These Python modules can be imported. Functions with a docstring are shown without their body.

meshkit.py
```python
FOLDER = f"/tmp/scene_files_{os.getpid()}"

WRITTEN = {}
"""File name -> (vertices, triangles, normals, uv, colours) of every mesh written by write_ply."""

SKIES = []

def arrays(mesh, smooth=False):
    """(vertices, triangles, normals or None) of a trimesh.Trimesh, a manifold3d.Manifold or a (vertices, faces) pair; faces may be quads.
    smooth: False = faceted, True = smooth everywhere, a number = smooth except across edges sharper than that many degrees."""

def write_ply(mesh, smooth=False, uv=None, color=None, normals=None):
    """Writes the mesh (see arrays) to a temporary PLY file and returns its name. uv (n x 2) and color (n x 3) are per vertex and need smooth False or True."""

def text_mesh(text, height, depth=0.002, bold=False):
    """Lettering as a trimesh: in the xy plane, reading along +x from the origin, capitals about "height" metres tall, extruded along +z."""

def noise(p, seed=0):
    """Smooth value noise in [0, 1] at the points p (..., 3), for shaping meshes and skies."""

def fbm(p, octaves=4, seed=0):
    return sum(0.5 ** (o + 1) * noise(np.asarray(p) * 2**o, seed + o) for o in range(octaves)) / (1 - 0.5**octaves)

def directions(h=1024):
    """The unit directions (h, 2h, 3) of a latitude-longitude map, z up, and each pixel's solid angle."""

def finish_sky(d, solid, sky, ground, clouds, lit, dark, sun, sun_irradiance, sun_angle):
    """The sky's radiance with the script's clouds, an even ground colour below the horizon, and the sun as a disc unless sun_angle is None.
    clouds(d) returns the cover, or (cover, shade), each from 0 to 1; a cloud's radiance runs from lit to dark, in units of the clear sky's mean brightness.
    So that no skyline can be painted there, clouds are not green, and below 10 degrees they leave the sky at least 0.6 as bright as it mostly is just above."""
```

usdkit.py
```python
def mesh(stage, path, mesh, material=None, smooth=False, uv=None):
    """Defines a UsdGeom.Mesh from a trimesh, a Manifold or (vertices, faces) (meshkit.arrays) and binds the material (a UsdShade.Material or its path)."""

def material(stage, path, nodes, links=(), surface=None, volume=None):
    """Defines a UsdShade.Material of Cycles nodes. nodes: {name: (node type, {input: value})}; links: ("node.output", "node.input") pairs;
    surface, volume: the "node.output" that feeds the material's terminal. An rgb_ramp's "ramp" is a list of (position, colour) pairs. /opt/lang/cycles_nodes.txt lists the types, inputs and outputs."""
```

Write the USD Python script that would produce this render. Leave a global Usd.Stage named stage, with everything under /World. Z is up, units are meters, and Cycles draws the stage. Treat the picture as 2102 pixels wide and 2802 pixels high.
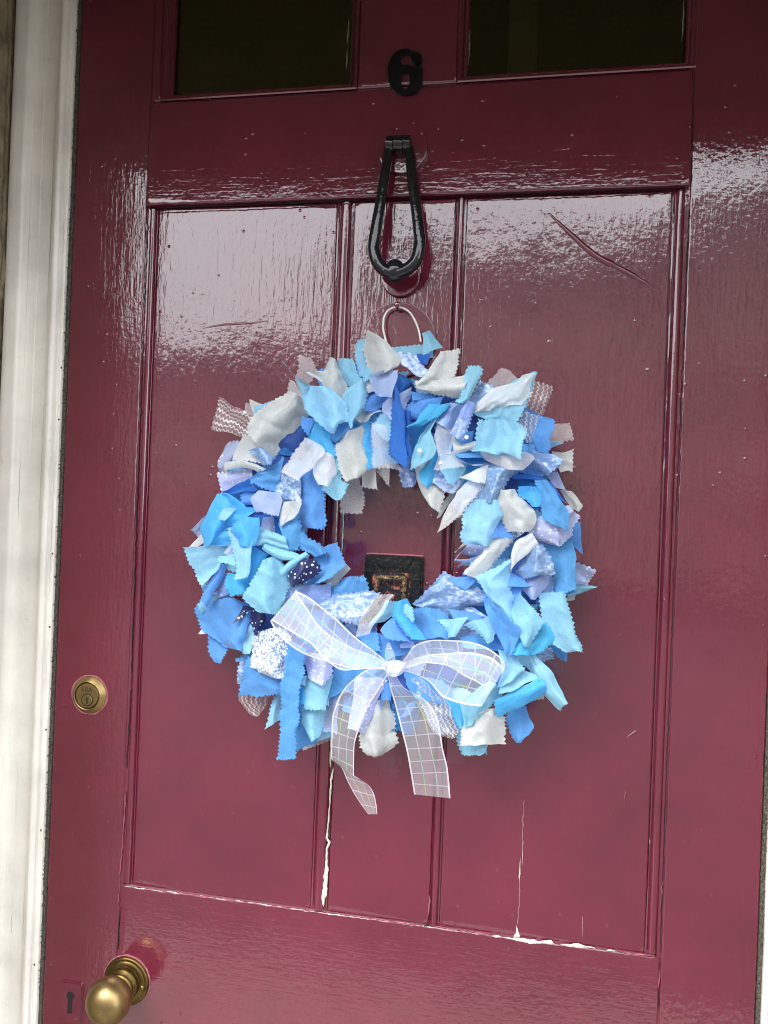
import math
import numpy as np, trimesh, usdkit, meshkit
from pxr import Usd, UsdGeom, UsdLux, UsdShade, Gf, Sdf
from scipy.interpolate import PchipInterpolator
from shapely.geometry import Polygon, Point, LineString, box as sbox
from shapely import affinity

stage = Usd.Stage.CreateInMemory()
UsdGeom.SetStageUpAxis(stage, UsdGeom.Tokens.z)
UsdGeom.SetStageMetersPerUnit(stage, 1.0)
UsdGeom.Xform.Define(stage, '/World')
UsdGeom.Scope.Define(stage, '/World/Looks')
rng = np.random.default_rng(6)

# ------------------------------------------------------------------ camera, sky, sun, exposure
CAM = np.array([0.5369, -0.8382, 1.4147]); YAW, PIT, ROL, FPX = 0.1890, 0.0024, 0.0386, 1736.87
_r = np.array([math.cos(YAW), math.sin(YAW), 0])
FW = np.array([-math.sin(YAW)*math.cos(PIT), math.cos(YAW)*math.cos(PIT), math.sin(PIT)])
_u = np.cross(_r, FW)
RT = _r*math.cos(ROL) + _u*math.sin(ROL); UP = -_r*math.sin(ROL) + _u*math.cos(ROL)
cam = UsdGeom.Camera.Define(stage, '/World/camera')
cam.AddTransformOp().Set(Gf.Matrix4d(*RT, 0, *UP, 0, *(-FW), 0, *CAM, 1))
cam.CreateHorizontalApertureAttr(36.0); cam.CreateVerticalApertureAttr(48.0)
cam.CreateFocalLengthAttr(36*FPX/1659); cam.CreateClippingRangeAttr(Gf.Vec2f(0.01, 500))
cam.CreateExposureAttr(2.32)

SUN_EL, SUN_AZ = math.radians(48), math.radians(205)
sd = np.array([math.sin(SUN_AZ)*math.cos(SUN_EL), math.cos(SUN_AZ)*math.cos(SUN_EL), math.sin(SUN_EL)])
dome = UsdLux.DomeLight.Define(stage, '/World/sky')
dome.GetPrim().SetCustomDataByKey('kind', 'structure')
skym = usdkit.material(stage, '/World/Looks/daylight_sky', {
    's': ('sky_texture', {'sky_type': 'single_scattering', 'sun_disc': False, 'sun_elevation': SUN_EL, 'sun_rotation': SUN_AZ, 'aerosol_density': 3.0}),
    'tc': ('texture_coordinate', {}), 'n': ('noise_texture', {'scale': 3.0, 'detail': 5.0}),
    'cr': ('rgb_ramp', {'ramp': [(0.3, (5.45, 5.6, 5.8)), (0.75, (7.25, 7.4, 7.6))]}),
    'mx': ('mix_color', {'fac': 0.92, 'use_clamp': False}),
    'bg': ('background_shader', {'strength': 0.12})},
    [('tc.generated', 'n.vector'), ('n.fac', 'cr.fac'), ('s.color', 'mx.a'), ('cr.color', 'mx.b'), ('mx.result', 'bg.color')], surface='bg.background')
UsdShade.MaterialBindingAPI.Apply(dome.GetPrim()).Bind(skym)
sun = UsdLux.DistantLight.Define(stage, '/World/sun')
sun.CreateIntensityAttr(0.2); sun.CreateAngleAttr(30.0); sun.CreateNormalizeAttr(True); sun.CreateColorAttr(Gf.Vec3f(1, .96, .9))
zx = sd; xx = np.cross([0, 0, 1], zx); xx /= np.linalg.norm(xx); yx = np.cross(zx, xx)
sun.AddTransformOp().Set(Gf.Matrix4d(*xx, 0, *yx, 0, *zx, 0, *(sd*30), 1))

# ------------------------------------------------------------------ helpers
K = 1659/2102
def P(x, y, d=0.0):
    """point at d metres in front of the door face that lies on the sight line through (x, y); arrays allowed"""
    x, y, d = np.broadcast_arrays(np.asarray(x, float), np.asarray(y, float), np.asarray(d, float))
    v = FW*FPX + RT*(x[..., None]*K-829.5) - UP*(y[..., None]*K-1105.75)
    t = (-d-CAM[1])/v[..., 1]
    return CAM + v*t[..., None]
def PX(x, y, d=0.0): return P(x, y, d)

used = {}
def path(name, parent):
    base = parent + '/' + name
    n = used.get(base, 0); used[base] = n+1
    return base if n == 0 else f'{base}_{n:03d}'
def obj(name, mesh, m, parent='/World', smooth=False, label=None, cat=None, group=None, kind=None, uv=None):
    p = path(name, parent)
    pr = usdkit.mesh(stage, p, mesh, M[m], smooth=smooth, uv=uv).GetPrim()
    tag(pr, label, cat, group, kind)
    return p
def tag(pr, label=None, cat=None, group=None, kind=None):
    for k, v in (('label', label), ('category', cat), ('group', group), ('kind', kind)):
        if v: pr.SetCustomDataByKey(k, v)
def thing(name, label, cat, group=None):
    p = path(name, '/World'); x = UsdGeom.Xform.Define(stage, p); tag(x.GetPrim(), label, cat, group); return p
def cat_(*ms): return trimesh.util.concatenate(list(ms))
def bx(x0, x1, y0, y1, z0, z1):
    b = trimesh.creation.box((x1-x0, y1-y0, z1-z0)); b.apply_translation(((x0+x1)/2, (y0+y1)/2, (z0+z1)/2)); return b
def tri(poly): return trimesh.creation.triangulate_polygon(poly, engine='earcut')
def ext_y(poly, y0, y1, ch=0.0):
    """extrudes a polygon given in (x, z) from y1 (back) to y0 (front, smaller y), front edge chamfered by ch"""
    def flat(p, y):
        v, f = tri(p); return np.column_stack([v[:, 0], np.full(len(v), y), v[:, 1]]), f
    inner = poly.buffer(-ch) if ch else poly
    if ch and inner.geom_type != 'Polygon': inner = poly; ch = 0
    m = trimesh.creation.extrude_polygon(poly, abs(y1-y0)-ch, engine='earcut')
    v = m.vertices; m.vertices = np.column_stack([v[:, 0], y1-v[:, 2], v[:, 1]]); m.invert()
    if not ch: return m
    m2 = trimesh.creation.extrude_polygon(inner, ch*.999, engine='earcut')
    v = m2.vertices; m2.vertices = np.column_stack([v[:, 0], y0+ch*.999-v[:, 2], v[:, 1]]); m2.invert()
    return cat_(m, m2)
def lathe_y(profile, cx, cz, n=48, y0=0.0):
    """profile [(r, h)] revolved about -y; h = height in front of the door face"""
    pr = np.array(profile, float); a = np.linspace(0, 2*math.pi, n, endpoint=False); V = []
    for r, h in pr: V.append(np.column_stack([cx+r*np.cos(a), np.full(n, y0-h), cz+r*np.sin(a)]))
    F = []
    for i in range(len(pr)-1):
        for j in range(n):
            k = (j+1) % n; F.append([i*n+j, i*n+k, (i+1)*n+k, (i+1)*n+j])
    m = trimesh.Trimesh(np.vstack(V), meshkit.arrays((np.vstack(V), np.array(F)))[1], process=True)
    m.update_faces(m.nondegenerate_faces()); m.fix_normals(); return m
def tube(pts, rad, n=10, closed=False, cap=True):
    p = np.asarray(pts, float); m = len(p); rad = np.broadcast_to(rad, m)
    t = np.roll(p, -1, 0)-np.roll(p, 1, 0) if closed else np.gradient(p, axis=0)
    t /= np.linalg.norm(t, axis=1, keepdims=True)
    u = np.cross(t[0], [0.3, 1, .2]); V = []; a = np.linspace(0, 2*math.pi, n, endpoint=False)
    for i in range(m):
        u = u-t[i]*(u@t[i]); u /= np.linalg.norm(u); w = np.cross(t[i], u)
        V.append(p[i]+rad[i]*(np.cos(a)[:, None]*u+np.sin(a)[:, None]*w))
    F = []
    for i in range(m if closed else m-1):
        for j in range(n):
            k = (j+1) % n; i2 = (i+1) % m; F.append([i*n+j, i*n+k, i2*n+k, i2*n+j])
    V = np.vstack(V); f = meshkit.arrays((V, np.array(F)))[1]
    if cap and not closed:
        V = np.vstack([V, p[0], p[-1]]); b = len(V)-2
        f = np.vstack([f, [[b, (j+1) % n, j] for j in range(n)], [[b+1, (m-1)*n+j, (m-1)*n+(j+1) % n] for j in range(n)]])
    mm = trimesh.Trimesh(V, f, process=False); mm.fix_normals(); return mm
def spl(pts, n):
    p = np.asarray(pts, float); s = np.r_[0, np.cumsum(np.maximum(np.linalg.norm(np.diff(p, axis=0), axis=1), 1e-6))]
    return PchipInterpolator(s, p, axis=0)(np.linspace(0, s[-1], n))

# ------------------------------------------------------------------ materials
M = {}
def mat(name, nodes, links, surface='p.BSDF'): M[name] = usdkit.material(stage, '/World/Looks/'+name, nodes, links, surface=surface)
def paint(name, col, gs, strength, peel=1.0, rough=0.09, coat=1.0, dist=0.00034):
    """brushed gloss paint: long brush strokes (gs = noise frequency along x, y, z), orange peel, slow waviness, nibs"""
    mat(name, {
        'g': ('geometry', {}), 'mp': ('mapping', {'mapping_type': 'point', 'scale': gs}),
        'n1': ('noise_texture', {'scale': 1.0, 'detail': 3.0, 'roughness': 0.55, 'distortion': 0.6}),
        'n2': ('noise_texture', {'scale': 170.0, 'detail': 2.0}), 'n3': ('noise_texture', {'scale': 9.0, 'detail': 2.0}),
        'a1': ('math', {'math_type': 'multiply', 'value2': strength}), 'a2': ('math', {'math_type': 'multiply_add', 'value2': peel}),
        'nib': ('voronoi_texture', {'scale': 46.0, 'feature': 'f1'}), 'nr': ('map_range', {'from_min': 0.0, 'from_max': 0.09, 'to_min': 1.6, 'to_max': 0.0, 'clamp': True}),
        'a3': ('math', {'math_type': 'add'}),
        'n4': ('noise_texture', {'scale': 7.0, 'detail': 8.0, 'roughness': .62}), 'cr': ('rgb_ramp', {'ramp': [(0.3, tuple(c*.76 for c in col)), (0.5, col), (0.72, tuple(c*1.20 for c in col))]}),
        'b0': ('bump', {'distance': 0.0028, 'strength': 0.5}), 'b': ('bump', {'distance': dist, 'strength': 1.0}),
        'p': ('principled_bsdf', {'roughness': rough, 'coat_weight': coat, 'coat_roughness': 0.04, 'coat_ior': 1.6, 'ior': 1.6, 'specular_ior_level': 0.5})},
        [('g.position', 'mp.vector'), ('mp.vector', 'n1.vector'), ('g.position', 'n2.vector'), ('g.position', 'n3.vector'), ('g.position', 'n4.vector'), ('g.position', 'nib.vector'),
         ('n1.fac', 'a1.value1'), ('n2.fac', 'a2.value1'), ('a1.value', 'a2.value3'), ('nib.distance', 'nr.value'), ('a2.value', 'a3.value1'), ('nr.result', 'a3.value2'),
         ('n3.fac', 'b0.height'), ('b0.normal', 'b.normal'), ('a3.value', 'b.height'), ('b.normal', 'p.normal'), ('b.normal', 'p.coat_normal'), ('n4.fac', 'cr.fac'), ('cr.color', 'p.base_color')])
RED = (0.112, 0.0130, 0.030)
paint('paint_vertical', RED, (260, 100, 24), 0.75, 0.6)
paint('paint_horizontal', RED, (24, 100, 260), 0.42, 0.55)
paint('paint_panel', RED, (210, 100, 30), 1.0, 0.5)
paint('paint_smooth', RED, (60, 60, 30), 0.4, 0.4)
paint('white_paint', (0.80, 0.78, 0.72), (130, 130, 14), 0.8, 0.5, rough=0.34, coat=0.1, dist=0.0005)
paint('black_gloss', (0.006, 0.007, 0.008), (120, 120, 120), 0.4, 0.7, rough=0.10, coat=0.0, dist=0.00024)
def simple(name, col, rough=.5, metallic=0.0, bump=None, var=0.0, **kw):
    nodes = {'g': ('geometry', {}), 'n': ('noise_texture', {'scale': (bump or (80, 0))[0], 'detail': 4.0}),
             'cr': ('rgb_ramp', {'ramp': [(0.3, tuple(c*(1-var) for c in col)), (0.7, tuple(min(1, c*(1+var)) for c in col))]}),
             'b': ('bump', {'distance': (bump or (0, 0.0))[1], 'strength': 1.0}),
             'p': ('principled_bsdf', {'roughness': rough, 'metallic': metallic, **kw})}
    mat(name, nodes, [('g.position', 'n.vector'), ('n.fac', 'cr.fac'), ('cr.color', 'p.base_color'), ('n.fac', 'b.height'), ('b.normal', 'p.normal')])
simple('bare_filler', (0.72, 0.68, 0.60), .8, bump=(300, .001), var=.15)
simple('pink_primer', (0.40, 0.13, 0.17), .6, bump=(300, .0006), var=.2)
simple('dark_gap', (0.012, 0.008, 0.008), .9)
simple('brush_strip', (0.075, 0.066, 0.052), .9, bump=(500, .001), var=.7)
simple('brass', (0.30, 0.215, 0.095), .38, 1.0, bump=(45, .0005), var=.28)
simple('brass_dark', (0.15, 0.10, 0.036), .38, 1.0, bump=(70, .0006), var=.4)
simple('lettering', (0.06, 0.042, 0.016), .5)
simple('stone', (0.23, 0.19, 0.12), .9, bump=(42, .004), var=.35)
simple('sandstone', (0.12, 0.09, 0.035), .9, bump=(20, .004), var=.25)
simple('paving', (0.24, 0.22, 0.19), .9, bump=(8, .004), var=.25)
simple('asphalt', (0.06, 0.06, 0.06), .9, bump=(60, .002), var=.2)
simple('far_wall', (0.27, 0.22, 0.20), .9, bump=(3, .01), var=.25)
simple('far_roof', (0.07, 0.068, 0.072), .8, bump=(4, .01), var=.3)
simple('far_glass', (0.02, 0.024, 0.028), .1)
simple('hall', (0.34, 0.31, 0.13), .9, var=.1)
simple('hall_pale', (0.75, 0.70, 0.40), .9, var=.1)
simple('white_wire', (0.78, 0.78, 0.74), .35)
simple('number_black', (0.004, 0.004, 0.005), .32, specular_ior_level=.22)
simple('plate_black', (0.005, 0.006, 0.006), .22, bump=(160, .0014), specular_ior_level=.4)
simple('rust', (0.11, 0.04, 0.012), .9)
mat('worn_black', {'g': ('geometry', {}), 'n': ('noise_texture', {'scale': 210.0, 'detail': 3.0}),
    'cr': ('rgb_ramp', {'ramp': [(0.0, (.006, .007, .008)), (0.56, (.006, .007, .008)), (0.57, (.30, .05, .03)), (0.64, (.30, .05, .03)), (0.65, (.36, .27, .10)), (1.0, (.45, .36, .16))], 'interpolate': False}),
    'b': ('bump', {'distance': .0012}), 'p': ('principled_bsdf', {'roughness': .3})},
    [('g.position', 'n.vector'), ('n.fac', 'cr.fac'), ('cr.color', 'p.base_color'), ('n.fac', 'b.height'), ('b.normal', 'p.normal')])
mat('worn_brass', {'g': ('geometry', {}), 'n': ('noise_texture', {'scale': 260.0, 'detail': 4.0, 'roughness': .65}),
    'cr': ('rgb_ramp', {'ramp': [(0.0, (.008, .008, .008)), (0.44, (.012, .011, .009)), (0.46, (.14, .10, .04)), (0.54, (.20, .15, .06)), (0.56, (.28, .06, .035)), (0.60, (.28, .06, .035)), (0.61, (.42, .34, .16)), (1.0, (.55, .46, .25))], 'interpolate': False}),
    'b': ('bump', {'distance': .0016}), 'p': ('principled_bsdf', {'roughness': .3, 'metallic': .35})},
    [('g.position', 'n.vector'), ('n.fac', 'cr.fac'), ('cr.color', 'p.base_color'), ('n.fac', 'b.height'), ('b.normal', 'p.normal')])
mat('pane', {'t': ('transparent_bsdf', {'color': (.80, .82, .74)}), 'gl': ('glossy_bsdf', {'roughness': 0.01, 'color': (1, 1, 1)}), 'f': ('fresnel', {'IOR': 1.5}), 'm': ('mix_closure', {})},
    [('f.fac', 'm.fac'), ('t.BSDF', 'm.closure1'), ('gl.BSDF', 'm.closure2')], 'm.closure')

def cloth(name, col, rough=.55, sheen=.25, trans=.22, var=.10, spec=.35, extra=None, bumpd=.0006):
    nodes = {'g': ('geometry', {}), 'oi': ('object_info', {}), 'n': ('noise_texture', {'scale': 55.0, 'detail': 4.0, 'roughness': .6}), 'w': ('noise_texture', {'scale': 900.0, 'detail': 1.0}),
             'wm': ('math', {'math_type': 'multiply_add', 'value2': .10}),
             'h': ('hsv', {'hue': .5, 'saturation': 1.0, 'color': col}), 'vr': ('map_range', {'from_min': 0, 'from_max': 1, 'to_min': 1-var, 'to_max': 1+var}),
             'hr': ('map_range', {'from_min': 0, 'from_max': 1, 'to_min': .49, 'to_max': .51}),
             'b': ('bump', {'distance': bumpd, 'strength': .8}),
             'p': ('principled_bsdf', {'roughness': rough, 'sheen_weight': sheen, 'sheen_roughness': .4, 'specular_ior_level': spec}),
             't': ('translucent_bsdf', {}), 'm': ('mix_closure', {'fac': trans})}
    links = [('g.position', 'n.vector'), ('g.position', 'w.vector'), ('w.fac', 'wm.value1'), ('n.fac', 'wm.value3'), ('wm.value', 'b.height'), ('b.normal', 'p.normal'), ('oi.random', 'vr.value'), ('vr.result', 'h.value'), ('oi.random', 'hr.value'), ('hr.result', 'h.hue'),
             ('p.BSDF', 'm.closure1'), ('t.BSDF', 'm.closure2')]
    out = 'h.color'
    if extra == 'dots':
        nodes.update({'v': ('voronoi_texture', {'scale': 210.0}), 'dr': ('map_range', {'from_min': .20, 'from_max': .27, 'to_min': 1, 'to_max': 0, 'clamp': True}),
                      'mc': ('mix_color', {'b': (.92, .93, .97)})})
        links += [('g.position', 'v.vector'), ('v.distance', 'dr.value'), ('dr.result', 'mc.fac'), (out, 'mc.a')]; out = 'mc.result'
    if extra in ('velvet', 'crackle'):
        sc = (30, 9) if extra == 'velvet' else (150, 150)
        nodes.update({'mp': ('mapping', {'scale': (210, 210, 330) if extra == 'velvet' else (420, 420, 420)}), 'gn': ('noise_texture', {'scale': 1.0, 'detail': 3.0}), 'pn': ('noise_texture', {'scale': 26.0, 'detail': 2.0}),
                      'pa': ('math', {'math_type': 'multiply_add', 'value2': .9 if extra == 'velvet' else .25}),
                      'gr': ('map_range', {'from_min': .97 if extra == 'velvet' else .56, 'from_max': 1.30 if extra == 'velvet' else .66, 'to_min': 0 if extra == 'velvet' else .1, 'to_max': .9 if extra == 'velvet' else .95, 'clamp': True}),
                      'mc': ('mix_color', {'b': (.60, .72, .90) if extra == 'velvet' else (.82, .88, .94)})})
        nodes['b'][1]['distance'] = .0040; nodes['p'][1]['metallic'] = .12
        links += [('g.position', 'mp.vector'), ('mp.vector', 'gn.vector'), ('g.position', 'pn.vector'), ('pn.fac', 'pa.value1'), ('gn.fac', 'pa.value3'), ('pa.value', 'gr.value'), ('gr.result', 'mc.fac'), (out, 'mc.a'), ('gr.result', 'mc.fac')][:8]; out = 'mc.result'
    nodes.update({'f1': ('noise_texture', {'scale': 420.0, 'detail': 2.0}), 'f2': ('noise_texture', {'scale': 40.0, 'detail': 3.0}), 'fa': ('math', {'math_type': 'add'}), 'fr': ('map_range', {'from_min': .7, 'from_max': 1.3, 'to_min': .92, 'to_max': 1.12, 'clamp': True}), 'fm': ('mix_color', {'blend_type': 'multiply', 'fac': 1.0})})
    links += [('g.position', 'f1.vector'), ('g.position', 'f2.vector'), ('f1.fac', 'fa.value1'), ('f2.fac', 'fa.value2'), ('fa.value', 'fr.value'), (out, 'fm.a'), ('fr.result', 'fm.b')]; out = 'fm.result'
    links += [(out, 'p.base_color'), (out, 't.color')]
    mat(name, nodes, links, 'm.closure')
cloth('sky', (.29, .60, .80), .55, .25, .38, spec=.25)
cloth('aqua', (.09, .46, .84), .5, .25, .40, spec=.25)
cloth('corn', (.105, .305, .67), .8, .3, .28, spec=.15)
cloth('deep', (.030, .145, .45), .7, .25, .22, spec=.15)
cloth('core', (.02, .07, .25), .7, .2, .1)
cloth('ivory', (.64, .68, .675), .5, .25, .42, var=.07)
cloth('lav', (.42, .53, .80), .6, .2, .42, spec=.2)
cloth('lavg', (.43, .49, .74), .5, .2, .35, extra='dots')
cloth('navy', (.010, .016, .085), .45, .1, .1, extra='dots')
cloth('velv', (.15, .26, .52), .32, .5, .10, extra='velvet', spec=.7)
cloth('silver', (.16, .24, .48), .36, .3, .05, extra='crackle', spec=.6)
def net(name, col, op, wave=False, grid=False, nz=.10):
    nodes = {'tc': ('texture_coordinate', {}), 'sx': ('separate_xyz', {}), 'g': ('geometry', {}), 'n': ('noise_texture', {'scale': 700.0, 'detail': 1.0}),
             'mr': ('map_range', {'from_min': .3, 'from_max': .7, 'to_min': op-nz, 'to_max': op+nz, 'clamp': True}),
             'p': ('principled_bsdf', {'base_color': col, 'roughness': .45, 'sheen_weight': .2}), 'tl': ('translucent_bsdf', {'color': col}), 'pm': ('mix_closure', {'fac': .35}),
             't': ('transparent_bsdf', {'color': (1, 1, 1)}), 'm': ('mix_closure', {})}
    links = [('g.position', 'n.vector'), ('n.fac', 'mr.value'), ('p.BSDF', 'pm.closure1'), ('tl.BSDF', 'pm.closure2'), ('t.BSDF', 'm.closure1'), ('pm.closure', 'm.closure2'), ('tc.UV', 'sx.vector')]
    fac = 'mr.result'
    def mth(k, t, **v): nodes[k] = ('math', {'math_type': t, **v})
    if wave:      # silver zigzag threads woven into the net, every 5 mm of cloth; uv is in metres
        nodes.pop('p'); nodes['p'] = ('principled_bsdf', {'base_color': (.82, .81, .80), 'roughness': .3, 'metallic': .35})
        mth('z1', 'pingpong', value2=.0022); mth('z2', 'multiply_add', value2=1.0); mth('z3', 'pingpong', value2=.0026); mth('z4', 'less_than', value2=.00075); mth('z5', 'multiply', value2=.85); mth('z6', 'maximum')
        links += [('sx.y', 'z1.value1'), ('z1.value', 'z2.value1'), ('sx.x', 'z2.value3'), ('z2.value', 'z3.value1'), ('z3.value', 'z4.value1'), ('z4.value', 'z5.value1'), ('z5.value', 'z6.value1'), ('mr.result', 'z6.value2')]; fac = 'z6.value'
    if grid:      # woven checks of the organza ribbon: u 0..1 across, v in ribbon widths along
        mth('u1', 'multiply', value2=3.0); mth('u2', 'pingpong', value2=.5); mth('u3', 'less_than', value2=.040)
        mth('v1', 'multiply', value2=2.7); mth('v2', 'pingpong', value2=.5); mth('v3', 'less_than', value2=.036)
        mth('e1', 'subtract', value2=.5); mth('e2', 'absolute'); mth('e3', 'greater_than', value2=.461)
        mth('x1', 'maximum'); mth('x2', 'maximum'); mth('x0', 'multiply', value2=.54); mth('x3', 'multiply', value2=.86); mth('x4', 'maximum')
        links += [('sx.x', 'u1.value1'), ('u1.value', 'u2.value1'), ('u2.value', 'u3.value1'), ('sx.y', 'v1.value1'), ('v1.value', 'v2.value1'), ('v2.value', 'v3.value1'),
                  ('sx.x', 'e1.value1'), ('e1.value', 'e2.value1'), ('e2.value', 'e3.value1'), ('u3.value', 'x1.value1'), ('v3.value', 'x1.value2'), ('x1.value', 'x0.value1'), ('x0.value', 'x2.value1'), ('e3.value', 'x2.value2'),
                  ('x2.value', 'x3.value1'), ('x3.value', 'x4.value1'), ('mr.result', 'x4.value2')]; fac = 'x4.value'
        # lengthwise threads are iridescent film: their colour wanders between white, green and yellow
        nodes.update({'in': ('noise_texture', {'scale': 16.0, 'detail': 1.0}), 'ic': ('rgb_ramp', {'ramp': [(0.0, (.90, .91, .97)), (.40, (.86, .92, .95)), (.46, (.20, .85, .60)), (.52, (.30, .95, .42)), (.57, (.80, .95, .25)), (.64, (.9, .92, .95)), (1.0, (.92, .92, .97))]}),
                      'cm': ('mix_color', {'a': (.88, .89, .96)})})
        mth('i1', 'subtract'); nodes['i1'][1]['use_clamp'] = True
        links += [('g.position', 'in.vector'), ('in.fac', 'ic.fac'), ('u3.value', 'i1.value1'), ('e3.value', 'i1.value2'), ('i1.value', 'cm.fac'), ('ic.color', 'cm.b'), ('cm.result', 'p.base_color'), ('cm.result', 'tl.color')]
    links.append((fac, 'm.fac'))
    mat(name, nodes, links, 'm.closure')
net('net', (.80, .80, .82), .42)
net('netd', (.80, .81, .82), .66)
net('netb', (.35, .45, .70), .6)
net('wave', (.8, .8, .8), .17, wave=True)
net('organza', (.66, .70, .80), .19, grid=True, nz=.01)
net('organza_knot', (.74, .76, .84), .60, nz=.01)

# ------------------------------------------------------------------ surroundings that shade the door and show in its gloss
obj('ground', bx(-60, 60, -60, -1.6, -0.3, -0.02), 'asphalt', kind='structure')
obj('doorstep', bx(-1.6, 2.4, -1.6, 0.3, -0.3, 0.0), 'paving', kind='structure')

# ------------------------------------------------------------------ stone reveal beside the frame, with a crack
def crack_wall(x, y0, y1, z0, z1, crack_y, sgn):
    ya = np.r_[np.linspace(y0, -.046, 20), np.linspace(-.0445, .010, 70), .03, y1]; ny, nz = len(ya), 420
    yy, zz = np.meshgrid(ya, np.linspace(z0, z1, nz), indexing='ij')
    pts = np.stack([yy*22, zz*22, zz*0+3], -1)
    h = (meshkit.fbm(pts, 4, 3)-.5)*.012 + (meshkit.fbm(pts*4, 3, 9)-.5)*.004
    yc = crack_y + (meshkit.fbm(np.stack([zz*14, zz*0, zz*0], -1), 4, 5)-.5)*.013
    h = h - .014*np.exp(-((yy-yc)/.0011)**2)
    V = np.stack([x+sgn*h, yy, zz], -1).reshape(-1, 3)
    idx = np.arange(ny*nz).reshape(ny, nz)
    F = np.stack([idx[:-1, :-1], idx[1:, :-1], idx[1:, 1:], idx[:-1, 1:]], -1).reshape(-1, 4)
    if sgn < 0: F = F[:, ::-1]
    return cat_(trimesh.Trimesh(*meshkit.arrays((V, F))[:2], process=False), bx(*sorted((x-sgn*.02, x-sgn*.3)), y0, y1, z0, z1))
XW = -0.0800
w = thing('stone_wall', 'brown stone wall with a long crack along the left of the white frame', 'wall')
obj('reveal', crack_wall(XW, -.30, .05, .0, 2.03, -.0165, 1), 'stone', w, smooth=True)
w2 = thing('stone_wall', 'stone wall on the right, beyond the white strip of frame', 'wall')
obj('reveal', crack_wall(.842, -.30, .05, .0, 2.03, -.020, -1), 'stone', w2, smooth=True)
pc = thing('porch_canopy', 'sandstone lintel and canopy above the door that darkens its top', 'canopy')
hood = trimesh.convex.convex_hull(np.array([[x, y, z] for x in (-1.6, 2.4) for y, z in ((-.50, 2.0), (-.50, 2.06), (.06, 2.32), (.06, 2.42))]))
obj('canopy_slab', hood, 'sandstone', pc)
obj('bracket', bx(-.62, -.48, -.48, -.4, 1.7, 2.0), 'sandstone', pc); obj('bracket', bx(1.26, 1.40, -.48, -.4, 1.7, 2.0), 'sandstone', pc)
fl = thing('house_front', 'stone front of the house around the door opening', 'house')
obj('wall', bx(-3.0, -.385, -.295, -.10, 0, 2.03), 'stone', fl); obj('wall', bx(1.145, 4.0, -.295, -.10, 0, 2.03), 'stone', fl); obj('wall', bx(-3, 4, -.295, -.10, 2.43, 6), 'stone', fl)

def far_house(x0, x1, y, h, ridge, label):
    t = thing('opposite_house', label, 'house')
    obj('wall', bx(x0, x1, y-7, y, 0, h), 'far_wall', t)
    v = np.array([[x0-.2, y+.3, h], [x1+.2, y+.3, h], [x1+.2, y-7.3, h], [x0-.2, y-7.3, h], [x0-.2, y-3.5, ridge], [x1+.2, y-3.5, ridge]])
    f = np.array([[0, 1, 5], [0, 5, 4], [2, 3, 4], [2, 4, 5], [3, 0, 4], [1, 2, 5], [0, 3, 2], [0, 2, 1]])
    obj('roof', trimesh.Trimesh(v, f), 'far_roof', t)
    for zc in (1.6, 4.2):
        for xc in np.arange(x0+1.5, x1-1, 2.6): obj('window', bx(xc-.5, xc+.5, y-.1, y+.02, zc-.6, zc+.6), 'far_glass', t)
far_house(-22, -4.2, -19, 5.0, 6.6, 'lower house across the street, mirrored dimly in the left door panel')
far_house(-4.0, 3.3, -18, 6.9, 9.1, 'middle house across the street, mirrored dimly in the right door panel')
far_house(3.8, 15, -18, 8.0, 10.4, 'tallest house across the street, beyond the right edge of the door')

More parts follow.
